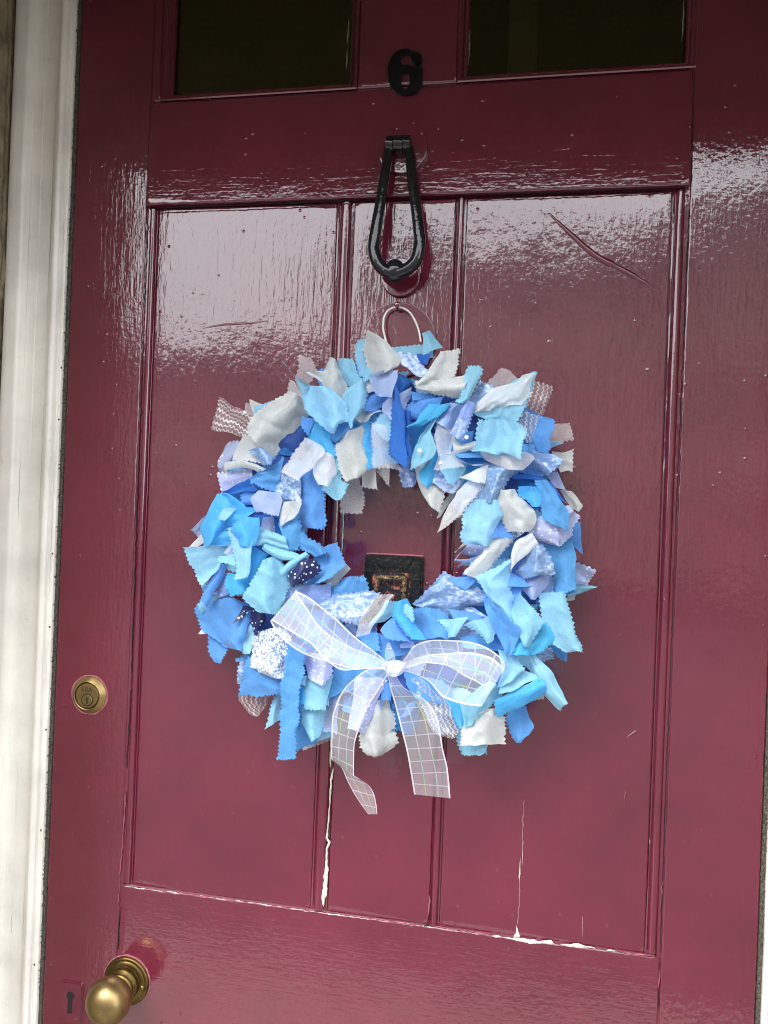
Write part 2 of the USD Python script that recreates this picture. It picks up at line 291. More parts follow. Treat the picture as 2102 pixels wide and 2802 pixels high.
# dark hall behind the door glass
hw = thing('hallway', 'dark hallway seen through the two glass panes of the door', 'hallway')
obj('back_wall', bx(-.7, 1.5, 1.6, 1.7, 0, 3.6), 'hall', hw); obj('side_wall', bx(-.8, -.7, .07, 1.7, 0, 3.6), 'hall', hw); obj('side_wall', bx(1.5, 1.6, .07, 1.7, 0, 3.6), 'hall', hw)
obj('hall_ceiling', bx(-.8, 1.6, .07, 1.7, 3.6, 3.7), 'hall', hw); obj('hall_floor', bx(-.8, 1.6, .31, 1.7, -.1, 0), 'hall', hw)
obj('front_wall', cat_(bx(-.8, -.09, .06, .2, 0, 3.6), bx(.85, 1.6, .06, .2, 0, 3.6), bx(-.09, .85, .065, .2, 2.16, 3.6)), 'hall', hw)
obj('inner_door_frame', bx(.402, .484, 1.50, 1.59, 0, 3.59), 'hall_pale', hw)

# ------------------------------------------------------------------ white door frame
fr = thing('door_frame', 'white painted moulded door frame on both sides of the burgundy door', 'door frame')
def extrude_profile(prof, z0, z1, nz=60, seed=0, amp=.0004):
    """prof [(x, y)] swept up z, gently uneven like many coats of paint"""
    p = np.array(prof, float); z = np.linspace(z0, z1, nz); n = len(p)
    V = np.zeros((nz, n, 3)); V[..., 2] = z[:, None]; V[..., :2] = p[None]
    q = np.stack([np.arange(n)[None]*3.7+z[:, None]*0, z[:, None]*14+0*p[None, :, 0], np.zeros((nz, n))], -1)
    V[..., 0] += (meshkit.noise(q, seed)-.5)*2*amp; V[..., 1] += (meshkit.noise(q, seed+7)-.5)*2*amp
    idx = np.arange(nz*n).reshape(nz, n)
    F = np.stack([idx[:-1, :-1], idx[:-1, 1:], idx[1:, 1:], idx[1:, :-1]], -1).reshape(-1, 4)
    return trimesh.Trimesh(*meshkit.arrays((V.reshape(-1, 3), F))[:2], process=False)
def frame_profiles(s, e):
    """s = +1 on the left side of the door (frame grows towards -x), e = x of the door edge"""
    def arc(cx, cy, r, a0, a1, n=7): return [(cx+r*math.cos(a), cy+r*math.sin(a)) for a in np.linspace(math.radians(a0), math.radians(a1), n)]
    stop = [(-.0048, .03), (-.0048, -.003), (-.0060, -.0045), (-.0075, -.0045), (-.0085, -.0036), (-.0100, -.0036)]
    bead = [(-.0100, -.0036), (-.0102, -.0085)] + arc(-.0148, -.0085, .0045, 0, -180, 9) + [(-.0195, -.0078)]
    cove = [(-.0195, -.0078), (-.0215, -.0040), (-.0240, -.0022), (-.0275, -.0016)]
    flat = [(-.0275, -.0016), (-.0420, -.0016), (-.0422, -.0022), (-.0500, -.0022), (-.0540, -.0030)]
    outer = [(-.0540, -.0030), (-.0550, -.0085)] + arc(-.0600, -.0090, .0050, 0, -90, 5) + [(-.0690, -.0143), (-.0745, -.0138), (-.0772, -.0110), (-.0785, .03)]
    out = []
    for nm, p in (('door_stop', stop), ('bead', bead), ('cove', cove), ('jamb', flat), ('outer_moulding', outer)):
        q = [(e+s*x, y) for x, y in p]
        out.append((nm, q if s > 0 else q[::-1]))
    return out
for s, e in ((1, 0.0), (-1, .762)):
    for i, (nm, p) in enumerate(frame_profiles(s, e)):
        m = extrude_profile(p, 0.0, 2.16, 90, seed=i*3+(0 if s > 0 else 40))
        if (m.face_normals[:, 1].mean()) > 0: m.invert()
        obj(nm, m, 'white_paint', fr, smooth=35)
obj('frame_head', bx(-.078, .840, -.012, .03, 2.12, 2.165), 'white_paint', fr)
# hairy draught strip between frame and door
def strip(x0, x1, seed):
    g = np.random.default_rng(seed); ms = [bx(x0, x1, -.0005, .012, .02, 2.11)]
    for z in np.arange(.85, 2.11, .0021):
        a, l = g.uniform(-.6, .6), g.uniform(.0010, .0034); xa = g.uniform(x0, x1)
        ms.append(tube([(xa, .001, z), (xa+g.uniform(-.0015, .0015), -l, z+a*.003)], [.0008, .0005], 4))
    return cat_(*ms)
obj('draught_strip', strip(-.0044, -.0006, 1), 'brush_strip', fr, label='grey fuzzy draught strip left of the door')
obj('draught_strip', strip(.7626, .7664, 2), 'brush_strip', fr, label='grey fuzzy draught strip right of the door')
for x, y in ((188, 787), (172, 1006), (165, 1148), (148, 1515), (140, 1716), (130, 1997), (116, 2272), (98, 2640)):
    c = P(x-4, y, .0135); b = trimesh.creation.icosphere(1, .0011); b.apply_scale((1, .35, 1.2)); b.apply_translation(c); obj('nail_hole', b, 'rust', fr)

# ------------------------------------------------------------------ the door
D = thing('front_door', 'glossy burgundy panelled front door with two panes, brass knob and black number 6', 'door')
def board(x0, x1, z0, z1, yf, th=.03, ch=.0016, jit=.00035, seed=0, hole=None):
    """a plank or rail with a worn, slightly uneven rounded arris"""
    g = np.random.default_rng(seed)
    def ring(a0, a1, b0, b1, n=9):
        pts = []
        for (xa, za), (xb, zb) in (((a0, b0), (a1, b0)), ((a1, b0), (a1, b1)), ((a1, b1), (a0, b1)), ((a0, b1), (a0, b0))):
            n = max(2, int(max(abs(xb-xa), abs(zb-za))/.006))
            for t in np.arange(n)/n: pts.append((xa+(xb-xa)*t, za+(zb-za)*t))
        return np.array(pts)
    o = ring(x0, x1, z0, z1); c = np.array([(x0+x1)/2, (z0+z1)/2]); h = np.array([(x1-x0)/2, (z1-z0)/2])
    j = g.normal(0, jit, o.shape); k = g.normal(0, jit, o.shape)
    r0 = o + 0; r1 = c+(o-c)*(1-.25*ch/h)+j*.6; r2 = c+(o-c)*(1-ch/h)+k
    n = len(o)
    V = np.vstack([np.column_stack([r0[:, 0], np.full(n, yf+th), r0[:, 1]]), np.column_stack([r0[:, 0], np.full(n, yf+ch), r0[:, 1]]),
                   np.column_stack([r1[:, 0], np.full(n, yf+ch*.35), r1[:, 1]]), np.column_stack([r2[:, 0], np.full(n, yf), r2[:, 1]])])
    F = []
    for i in range(3):
        for a in range(n):
            b = (a+1) % n; F.append([i*n+a, i*n+b, (i+1)*n+b, (i+1)*n+a])
    f = meshkit.arrays((V, np.array(F)))[1]
    v2, f2 = tri(Polygon(r2))
    from scipy.spatial import cKDTree
    mp = cKDTree(r2).query(v2)[1]+3*n
    f = np.vstack([f, mp[f2]])
    m = trimesh.Trimesh(V, f, process=False)
    m.fix_normals()
    if m.face_normals[-1, 1] > 0: m.invert()
    return m
def xat(px, py, d=0): return float(P(px/K, py/K, d)[0])
def zat(px, py, d=0): return float(P(px/K, py/K, d)[2])
XL, XR = 0.0905, 0.6730            # joints between stiles and rails
ZT, ZB, ZG = 1.750, .986, 1.8700   # rail under the glass, lower rail, glass line
ZTOP = 2.115
G = .00035
obj('stile', board(.0, XL-G, .04, ZTOP, 0, .044, seed=1), 'paint_vertical', D, 35)
obj('stile', board(XR+G, .762, .04, ZTOP, 0, .044, seed=2), 'paint_vertical', D, 35)
rail = board(XL+G, XR-G, ZT+.0004, ZG-.0012, .0006, .044, .0022, seed=3)
rail.vertices[:, 1] -= np.where(rail.vertices[:, 1] < .02, (ZG-rail.vertices[:, 2])*.056, 0)      # planed with its foot a little proud of the panels
obj('rail', rail, 'paint_horizontal', D, 35)
obj('rail', board(XL+G, XR-G, .74, ZB-.0006, .0004, .044, .0018, seed=4), 'paint_horizontal', D, 35)
# glazing bars between and beside the panes
xa, xb = xat(756, 197, -.010), xat(1009, 178, -.010); xl, xr = xat(371, 226, -.010), xat(1479, 149, -.010)
obj('glazing_bar', board(xa+.010, xb-.010, ZG, ZTOP, .0002, .044, .0025, seed=5), 'paint_vertical', D, 35)
def glazing_bead(x0, x1, z0, z1, wd=.010):
    """sloping moulding from the door face down to the glass on the two sides and the foot of a pane"""
    prof = [(0, 0.0005), (.0012, -.0006), (.004, .0005), (.0058, .0035), (.0068, .0062), (wd, .0085), (wd, .014)]
    rings = []
    for o, y in prof: rings.append([(x0-wd+o, z0-wd+o, y), (x1+wd-o, z0-wd+o, y), (x1+wd-o, z1, y), (x0-wd+o, z1, y)])
    V = np.array([[(x, y, z) for x, z, y in r] for r in rings]).reshape(-1, 3); F = []
    for i in range(len(prof)-1):
        for a, b in ((0, 1), (1, 2), (3, 0)): F.append([i*4+a, i*4+b, (i+1)*4+b, (i+1)*4+a])
    m = trimesh.Trimesh(*meshkit.arrays((V, np.array(F)))[:2], process=False)
    if m.face_normals[:, 1].mean() > 0: m.invert()
    return m
zg = zat(560, 212, -.010)
for (x0, x1) in ((xl, xa), (xb, xr)):
    obj('glazing_bead', glazing_bead(x0, x1, ZG+.010, ZTOP), 'paint_smooth', D, 50)
    gp = obj('glass_pane', bx(x0-.004, x1+.004, .0145, .0185, ZG+.004, ZTOP), 'pane', D)
obj('rail', bx(XL+G, XR-G, -.0004, .044, 2.085, 2.12), 'paint_horizontal', D)
# fill beside the panes up to the stiles
obj('glazing_bar', board(XL+G, xl-.0102, ZG, 2.084, .0003, .044, .0015, seed=6), 'paint_vertical', D, 35)
obj('glazing_bar', board(xr+.0102, XR-G, ZG, 2.084, .0003, .044, .0015, seed=7), 'paint_vertical', D, 35)
# panels with beads up both sides
X1 = xat(340, 460); X2 = xat(728, 440); X3 = xat(765, 436); X4 = xat(985, 424); X5 = xat(1008, 422); X6 = xat(1456, 409)
def panel(x0, x1, seed, m='paint_panel', yf=.0030): obj('panel', board(x0+.0002, x1-.0002, ZB+.0004, ZT-.0012, yf, .03, .0018, .0003, seed), m, D, 35)
panel(X1, X2, 11); panel(X5, X6, 13); obj('middle_board', board(X3, X4, ZB+.0004, ZT-.0012, .0022, .03, .0018, .0003, 12), 'paint_panel', D, 35)
obj('backing', cat_(bx(XL, XR, .0072, .042, ZB, ZT), bx(XL-.004, XL+.004, .0016, .040, .05, 2.1), bx(XR-.004, XR+.004, .0016, .040, .05, 2.1), bx(XL+.005, XR-.005, .0036, .0070, ZB-.004, ZB+.004), bx(XL+.005, XR-.005, .0030, .0070, ZG-.004, ZG+.003)), 'paint_smooth', D)
def bead(x0, x1, seed):
    """flush bead: quirk, half round, quirk"""
    w = x1-x0; r = w*.30; c = (x0+x1)/2; prof = [(x0+.0003, .0090), (x0+.0003, .0040), (x0+w*.10, .0034)]
    prof += [(x0+w*.13, .0050), (x0+w*.18, .0050)] + [(c+r*math.cos(a), .0042+(-.0042)*math.sin(a)) for a in np.linspace(math.pi, 0, 9)] + [(x1-w*.18, .0050), (x1-w*.13, .0050)]
    prof += [(x1-w*.10, .0030), (x1-.0003, .0034), (x1-.0003, .0090)]
    m = extrude_profile(prof, ZB+.002, ZT-.0016, 120, seed, .00028)
    if m.face_normals[:, 1].mean() > 0: m.invert()
    obj('bead', m, 'paint_smooth', D, 40)
bead(XL+.0008, X1, 21); bead(X2, X3, 22); bead(X4, X5, 23); bead(X6, XR-.0008, 24)

# flaked paint: pale filler showing along the joints (x, y, half width) in photo pixels
def sliver(pts, name, m, d=.0004, seed=0, th=.0006):
    g = np.random.default_rng(seed); p = np.array(pts, float); s = np.r_[0, np.cumsum(np.linalg.norm(np.diff(p[:, :2], axis=0), axis=1))]
    n = max(8, int(s[-1]/4)); q = np.stack([np.interp(np.linspace(0, s[-1], n), s, p[:, k]) for k in range(3)], 1)
    t = np.gradient(q[:, :2], axis=0); t /= np.linalg.norm(t, axis=1, keepdims=True); nn = np.stack([-t[:, 1], t[:, 0]], 1)
    e = np.minimum(1, np.minimum(np.arange(n), np.arange(n)[::-1])/2.0)
    sm = lambda a: np.convolve(np.pad(a, 2, mode='edge'), [.1, .2, .4, .2, .1], 'valid')
    wl = q[:, 2]*sm((1+g.normal(0, .55, n)).clip(.1, 2.4))*e+.15; wr = q[:, 2]*sm((1+g.normal(0, .55, n)).clip(.1, 2.4))*e+.15
    jog = sm(g.normal(0, 1.3, n))
    A = q[:, :2]+nn*(jog+wl)[:, None]; B = q[:, :2]+nn*(jog-wr)[:, None]; C = q[:, :2]+nn*jog[:, None]
    pa, pb, pc_ = P(A[:, 0], A[:, 1], d-.001), P(B[:, 0], B[:, 1], d-.001), P(C[:, 0], C[:, 1], d+th*.6+g.uniform(-.1, .3, n)*th)
    V = np.vstack([pa, pc_, pb]); F = []
    for i in range(n-1): F += [[i, i+1, n+i+1, n+i], [n+i, n+i+1, 2*n+i+1, 2*n+i]]
    mm = trimesh.Trimesh(*meshkit.arrays((V, np.array(F)))[:2], process=False)
    if mm.face_normals[:, 1].mean() > 0: mm.invert()
    obj(name, mm, m, D)
CR6 = lambda x, y: (1250+x/1.947, 1900+y/1.947)
CR5 = lambda x, y: (600+x/2.212, 2050+y/2.212)
CR4 = lambda x, y: (x/2.1033, 1750+y/2.1033)
def sl(fn, pts, **k): sliver([(*fn(x, y), w) for x, y, w in pts], 'bare_filler', 'bare_filler', **k)
sl(CR5, [(690, 110, 1.6), (680, 180, 2.4), (672, 260, 2.6), (668, 340, 1.2), (664, 390, 1.6), (655, 480, 3), (650, 540, 2.6), (668, 565, 3), (652, 600, 3.2), (648, 700, 3.2), (643, 800, 6), (634, 880, 5.4), (630, 955, 2.5)], seed=1, th=.0010, d=.0002)
sl(lambda x, y: (x, y), [(941, 1390, 1.5), (939, 1430, 2.0), (936, 1480, 1.6), (933, 1540, 1.8)], seed=2, d=.0002)
sl(lambda x, y: (x, y), [(907, 1990, 1.6), (905, 2040, 1.8), (904, 2100, 1.4)], seed=3, d=.0002)
sl(CR6, [(357, 560, .8), (354, 660, 1.1), (352, 780, 1.4), (354, 840, 2.2), (352, 915, .8)], seed=4, d=-.0030)
sl(CR6, [(338, 865, .7), (335, 960, 4), (334, 1000, 1.6), (336, 1060, 1.2), (330, 1140, 1.5), (328, 1230, 1.4)], seed=5, d=-.0030)
sl(CR6, [(262, 1302, 2), (310, 1306, 4), (360, 1318, 6), (410, 1322, 7), (450, 1324, 6), (500, 1326, 6), (520, 1332, 1)], seed=6, th=.0012, d=-.0004)
sl(CR6, [(545, 1332, 1), (590, 1338, 5), (640, 1342, 7.5), (680, 1346, 4), (745, 1356, 1)], seed=7, th=.0012, d=-.0004)
sl(CR6, [(790, 1364, 1), (820, 1367, 2.6), (855, 1372, 1)], seed=8)
sl(CR6, [(180, 1286, 1), (210, 1290, 3), (240, 1294, 1)], seed=9)
sl(CR6, [(316, 1228, 2), (318, 1250, 6), (324, 1275, 10), (334, 1296, 17)], seed=10, d=-.0028)
sl(CR6, [(670, 1180, .6), (671, 1240, 1.3), (669, 1300, .6)], seed=12, d=-.0030)
def pk(fn, pts, **k): sliver([(*fn(x, y), w) for x, y, w in pts], 'chipped_edge', 'pink_primer', **k)
pk(CR4, [(695, 1411, 1.2), (800, 1425, 1.4), (900, 1440, 1), (1000, 1462, 2.2), (1110, 1472, 1.8), (1262, 1492, 1.2)], seed=21)
pk(CR5, [(0, 902, 1.2), (150, 928, 1.6), (300, 950, 1.4), (450, 970, 1.1), (600, 988, 1)], seed=22)
pk(CR5, [(660, 985, 1), (740, 998, 2.0), (850, 1015, 1.6), (1000, 1038, 2.2), (1130, 1056, 2), (1240, 1074, 1.2)], seed=23)
pk(CR5, [(1275, 880, 1.5), (1274, 930, 2.2), (1262, 1020, 1)], seed=24, d=-.002)
pk(CR5, [(1270, 1066, 1), (1400, 1090, 1.2), (1500, 1104, 1.3), (1650, 1130, 1.4)], seed=25)
pk(CR6, [(870, 1374, 1), (950, 1385, 2), (1060, 1396, 1.6)], seed=26)
pk(CR4, [(722, 880, 1.1), (718, 960, 1.4), (712, 1060, 1.5), (706, 1160, 1.2), (698, 1260, 1.1), (690, 1360, 1.3)], seed=27)
pk(CR4, [(684, 1460, .9), (680, 1520, 1.6)], seed=28)
pk(CR6, [(1097, 990, .9), (1090, 1080, 1.4), (1086, 1150, 1)], seed=29); pk(CR6, [(1078, 1460, 1), (1082, 1530, 1.6), (1075, 1570, 1)], seed=30)
def crack(pts, seed, d=.0002): sliver([(x/K, y/K, w) for x, y, w in pts], 'crack', 'dark_gap', d=d, seed=seed, th=.0002)
crack([(322, 300, .3), (318, 420, .8), (317, 500, .6), (309, 700, .4), (301, 951, 1.0), (296, 1090, 1.1), (291, 1240, 1.0), (285, 1391, 1.2), (284, 1480, .5), (280, 1540, .9), (272, 1660, .4)], 51)
crack([(262, 1960, .5), (256, 2000, 1.0), (254, 2050, .9)], 52); crack([(332, 449, .8), (420, 446, 1.4), (560, 441, 1.0), (660, 436, 1.5), (764, 432, .8)], 53, .0050)
crack([(990, 421, .6), (1140, 417, 1.2), (1300, 411, .9), (1400, 406, 1.1), (1488, 403, .7)], 54, .0050)
crack([(1490, 440, .6), (1484, 560, 1.0), (1476, 760, .7), (1465, 1004, .8), (1456, 1250, .5), (1446, 1499, .9), (1438, 1700, 1.0), (1430, 1950, .9), (1426, 2060, .6)], 55)
crack([(711, 1700, .4), (707, 1780, 1.0), (702, 1850, .6)], 56); crack([(915, 2000, .8), (923, 1998, 2.6), (932, 2001, .8)], 57); crack([(1425, 2070, .4), (1424, 2120, .8), (1423, 2180, .5)], 58)
# scratches and runs in the paint
def run(pts, r, d, seed=0):
    p = spl([P(x, y, d-r*.35) for x, y in pts], 40); rr = r*(.35+.65*np.sin(np.linspace(.12, math.pi-.1, 40)))*(1+np.random.default_rng(seed).normal(0, .08, 40))
    obj('paint_run', tube(p, rr, 10), 'paint_smooth', D, True)
run([(1503, 585), (1560, 640), (1630, 700), (1715, 745), (1765, 775), (1808, 806)], .0036, -.003, 1)
run([(556, 899), (620, 888), (690, 884), (735, 878)], .0015, -.003, 2)
run([(1712, 2020), (1730, 2008), (1742, 1998)], .0016, -.003, 3); run([(1709, 2200), (1712, 2170), (1713, 2165)], .0013, -.003, 4)

def smear(pts, seed): sliver([(x/K, y/K, w) for x, y, w in pts], 'paint_smear', 'bare_filler', d=-.0140, seed=seed, th=.0003)
smear([(376, 0, 1.2), (373, 90, 1.5), (371, 150, 1.0), (370, 205, 1.6), (374, 216, 2.0)], 41)
smear([(754, 40, .6), (752, 70, 1.4), (751, 95, .5)], 42); smear([(750, 105, .5), (749, 130, 1.3), (748, 150, .5)], 43); smear([(590, 203, .5), (640, 200, 1.2), (700, 197, .6)], 44)
smear([(1016, 60, .5), (1014, 95, 1.3), (1012, 140, .6)], 45); smear([(1477, 0, .9), (1475, 60, 1.4), (1473, 90, .5)], 46); smear([(1462, 146, .8), (1470, 143, 1.8), (1473, 135, .8)], 47)
# house number
def n6():
    c = lambda x, y, rx, ry: affinity.scale(Point(0, 0).buffer(1, 24), rx, ry).buffer(0) if False else affinity.translate(affinity.scale(Point(0, 0).buffer(1, 24), rx, ry), x, y)
    big = c(515, 342, 115, 152)
    big = big.difference(c(540, 264, 58, 48)).difference(Polygon([(540, 268), (650, 232), (650, 300), (560, 312), (520, 312)]))
    big = big.union(c(592, 250, 36, 36)).union(c(518, 396, 112, 98)).difference(c(516, 402, 32, 62)).buffer(4).buffer(-4)
    pts = np.array(big.exterior.coords); holes = [np.array(h.coords) for h in big.interiors]
    cv = lambda a: [(q[0], q[2]) for q in P(900+a[:, 0]/2.458, 60+a[:, 1]/2.458, .002)]
    return Polygon(cv(pts), [cv(h) for h in holes]).buffer(0)
obj('house_number', ext_y(n6(), -.0052, .0004, .0012), 'number_black', D, label='black number 6')

# knocker
KC = lambda x, y, d=0.: P(900+x/2.458, 60+y/2.458, d)
def disc(name, x, y, r, h, m, parent=D, d0=0.0, label=None, rim=.0012, tilt=0.0):
    c = KC(x, y, h); q = lathe_y([(r, 0), (r, h-rim), (r-rim*.4, h-rim*.3), (r-rim, h), (0, h)], c[0], c[2], y0=-d0); q.vertices[:, 1] += (q.vertices[:, 2]-c[2])*tilt; return obj(name, q, m, parent, 30, label=label)
kn = disc('door_knocker', 498, 852, .0262, .0085, 'paint_smooth', tilt=.022, label='black hanging ring knocker on a burgundy painted disc')
c = KC(470, 822, .016)
hinge = cat_(tube([c+[-.0046, 0, 0], c+[.0046, 0, 0]], .0085, 18), bx(c[0]-.0045, c[0]+.0045, -.016, -.003, c[2]-.0075, c[2]+.0075))
obj('hinge_lug', hinge, 'black_gloss', kn, 40)
ears = cat_(*[tube([c+[s*.0054, 0, 0], c+[s*.0125, 0, 0]], [.0085, .0082], 18) for s in (-1, 1)])
obj('hinge_ear', ears, 'black_gloss', kn, 40)
sideL = [(400, 850, .017), (392, 930, .018), (372, 1060, .020), (345, 1230, .022), (318, 1390, .024), (303, 1500, .025), (320, 1600, .026), (375, 1668, .026), (445, 1690, .0262)]
sideR = [(540, 850, .017), (548, 930, .018), (560, 1060, .020), (584, 1230, .022), (604, 1390, .024), (612, 1480, .025), (596, 1580, .026), (530, 1660, .026), (445, 1690, .0262)]
ringp = np.array([KC(x, y, d) for x, y, d in sideL] + [KC(x, y, d) for x, y, d in sideR[-2::-1]])
rp = spl(ringp, 90); tt = np.abs(np.linspace(-1, 1, 90))
obj('knocker_ring', tube(rp, .0046+.0022*(1-tt)**.8, 14), 'black_gloss', kn, True)
lp = disc('knocker_ring_plate', 480, 1715, .0205, .0032, 'paint_smooth', kn)
b = trimesh.creation.icosphere(3, .0105); b.apply_scale((1, .9, 1.18)); b.apply_translation(KC(444, 1676, .024)); obj('knocker_ball', b, 'black_gloss', kn, True)
# blanked hole cover, nail
disc('cover_disc', 462, 2140, .0405, .0034, 'paint_smooth')
c0, c1 = KC(462, 1935, .003), KC(460, 1900, .016)
obj('nail', cat_(tube([c0, c1], .0016, 8), trimesh.Trimesh(*(lambda s: (s.vertices*[1, .5, 1]+c1, s.faces))(trimesh.creation.icosphere(2, .0032)))), 'paint_smooth', D, 40)

# square black plate inside the wreath
def q2(x, y, d): return P(980+x/8.295, 1490+y/8.295, d)
ca, cb = q2(150, 230, .006), q2(1425, 1600, .006)
xa_, xb_ = ca[0], cb[0]; zt_ = ca[2]; zb_ = zt_-(xb_-xa_)*1.12
sq = sbox(xa_, zb_, xb_, zt_).buffer(-.003).buffer(.003)
ep = obj('escutcheon', ext_y(sq, -.0062, .002, .0022), 'plate_black', D, 30, label='black square plate with a worn brass socket')
obj('plate_rim', cat_(tube([(xa_+.001, .001, zt_+.0007), (xa_+.006, -.0002, zt_+.0013), (xb_-.006, -.0002, zt_+.0013), (xb_-.001, .001, zt_+.0006)], .0009, 6)), 'pink_primer', ep)
t0, t1 = q2(290, 260, .0066), q2(1245, 545, .0066)
lug = Polygon([(t0[0], t0[2]), (t1[0], t0[2]), (t1[0], t1[2]+.008), (t1[0]-.006, t1[2]), (t0[0]+.010, t1[2]), (t0[0]+.002, t1[2]+.012)]).buffer(-.001).buffer(.001)
obj('raised_tab', ext_y(lug, -.0085, -.006, .001), 'plate_black', ep, 30)
s0, s1 = q2(385, 690, .010), q2(1075, 1500, .010)
fo = sbox(s0[0], s1[2], s1[0], s0[2]).buffer(-.002).buffer(.002)
fo2 = fo.buffer(-.0042)
obj('socket_surround', ext_y(fo.buffer(.0035), -.0072, -.006, .0008), 'worn_black', ep, 30)
obj('socket', ext_y(fo.difference(fo2), -.0125, -.006, .0012), 'worn_brass', ep, 30)
obj('socket_lining', ext_y(fo2.difference(fo2.buffer(-.0024)), -.0108, -.006, .0007), 'worn_black', ep, 30)
obj('socket_hole', ext_y(fo2.buffer(-.0023), -.0066, -.006), 'dark_gap', ep)

# cylinder lock
LK = lambda x, y, d=0.: P(170+x/11.06, 1830+y/11.06, d)
c = LK(782, 805, .004)
rx = .0213
lk = obj('lock', lathe_y([(rx+.0006, -.001), (rx, .0008), (rx*.98, .0020), (rx*.76, .0062), (rx*.74, .0065), (rx*.715, .0062), (rx*.715, .0030)], c[0], c[2], 64), 'brass', D, 30, label='round brass cylinder lock')
obj('lock_face', lathe_y([(rx*.655, .003), (rx*.655, .0056), (rx*.64, .0060), (0, .0060)], c[0], c[2], 56), 'brass', lk, 30)
cp = LK(752, 945, .0065)
obj('lock_recess', lathe_y([(rx*.72, .0030), (rx*.72, .0036), (0, .0036)], c[0], c[2], 48), 'dark_gap', lk)
obj('lock_gap', lathe_y([(rx*.335, .0058), (rx*.335, .00615), (0, .00615)], cp[0], cp[2], 36), 'dark_gap', lk)
obj('lock_plug', lathe_y([(rx*.285, .006), (rx*.285, .0066), (rx*.265, .0071), (0, .0071)], cp[0], cp[2], 36), 'brass', lk, 30)
kw = LineString([(-.0003, .0022), (.0004, .0008), (-.0004, .0002), (.0009, -.0010), (.0003, -.0028), (.0004, -.0040)]).buffer(.00075)
obj('key_slot', ext_y(affinity.translate(kw, cp[0], cp[2]), -.00725, -.0070), 'dark_gap', lk)
te = meshkit.text_mesh('ERA', .0052, .0004, bold=True); te.vertices = np.column_stack([te.vertices[:, 0], -.0061-te.vertices[:, 2], te.vertices[:, 1]])
te.apply_translation((c[0]-te.bounds[:, 0].mean()-.0003, 0, c[2]+.0048)); obj('lock_lettering', te, 'lettering', lk)
g = np.random.default_rng(4); ang = np.linspace(0, 2*math.pi, 90, endpoint=False)
wv = .0004+.0010*np.clip(meshkit.noise(np.stack([np.cos(ang)*3, np.sin(ang)*3, 0*ang], -1), 2)*1.6-.5, 0, 1)+g.uniform(0, .0003, 90)
rimp = Polygon([(c[0]+(rx+.0004+w)*math.cos(a), c[2]+(rx+.0004+w)*math.sin(a)) for a, w in zip(ang, wv)]).difference(Point(c[0], c[2]).buffer(rx-.001, 32))
obj('chipped_edge', ext_y(rimp, -.0007, .001), 'pink_primer', lk)

# door knob with rose
c = CR4(722, 1972); cr = P(*c, .004)
kb_c = P(*CR4(626, 2068), .047)
knob = obj('door_knob', lathe_y([(.0005, .0600), (.006, .0597), (.0122, .0582), (.0176, .0550), (.0216, .0502), (.0238, .0440), (.0241, .0385), (.0232, .0330), (.0206, .0278), (.0170, .0242), (.0142, .0222), (.0128, .0207), (.0122, .0185)], cr[0], cr[2], 64), 'brass', D, True, label='round worn brass door knob')
obj('knob_neck', lathe_y([(.0110, .026), (.0118, .0205), (.0150, .0190), (.0162, .0170), (.0150, .0152), (.0142, .0140), (.0172, .0120), (.0182, .0098), (.0170, .0078), (.0185, .006)], cr[0], cr[2], 48), 'brass_dark', knob, True)
obj('knob_rose', lathe_y([(.0272, -.001), (.0272, .0022), (.0262, .0038), (.0248, .0044), (.0230, .0042), (.0205, .0062), (.010, .0066)], cr[0], cr[2], 64), 'brass_dark', knob, 40)
cs = P(*CR4(815, 2006), .006)
obj('rose_screw', lathe_y([(.0028, .003), (.0028, .0056), (.0018, .0068), (0, .0072)], cs[0], cs[2], 16), 'brass', knob, 40)
rr_ = Polygon([(cr[0]+(.0276+.0009*v)*math.cos(a), cr[2]+(.0276+.0009*v)*math.sin(a)) for a, v in zip(ang, g.uniform(0, 1, 90))]).difference(Point(cr[0], cr[2]).buffer(.0265, 32))
obj('rose_paint_edge', ext_y(rr_, -.0009, .001), 'pink_primer', knob)
# keyhole plate
a, b = P(*CR4(350, 1962), .002), P(*CR4(468, 2222), .002)
kp = sbox(a[0], b[2], b[0], a[2]).buffer(-.002).buffer(.002)
kpp = obj('keyhole_plate', ext_y(kp, -.0030, .001, .0012), 'paint_smooth', D, 30, label='small burgundy painted keyhole plate')
k1, k2 = P(*CR4(407, 2050), .0025), P(*CR4(402, 2150), .0025)
kh = Point(k1[0], k1[2]).buffer(.0048).union(Polygon([(k1[0]-.0024, k1[2]), (k1[0]+.0024, k1[2]), (k2[0]+.0030, k2[2]), (k2[0]-.0030, k2[2])]))
obj('keyhole', ext_y(kh, -.0033, .0005), 'dark_gap', kpp)
cs = P(*CR4(436, 2178), .003); obj('plate_screw', lathe_y([(.0036, .001), (.0034, .0026), (.002, .0034), (0, .0036)], cs[0], cs[2], 16), 'paint_smooth', kpp, 40)

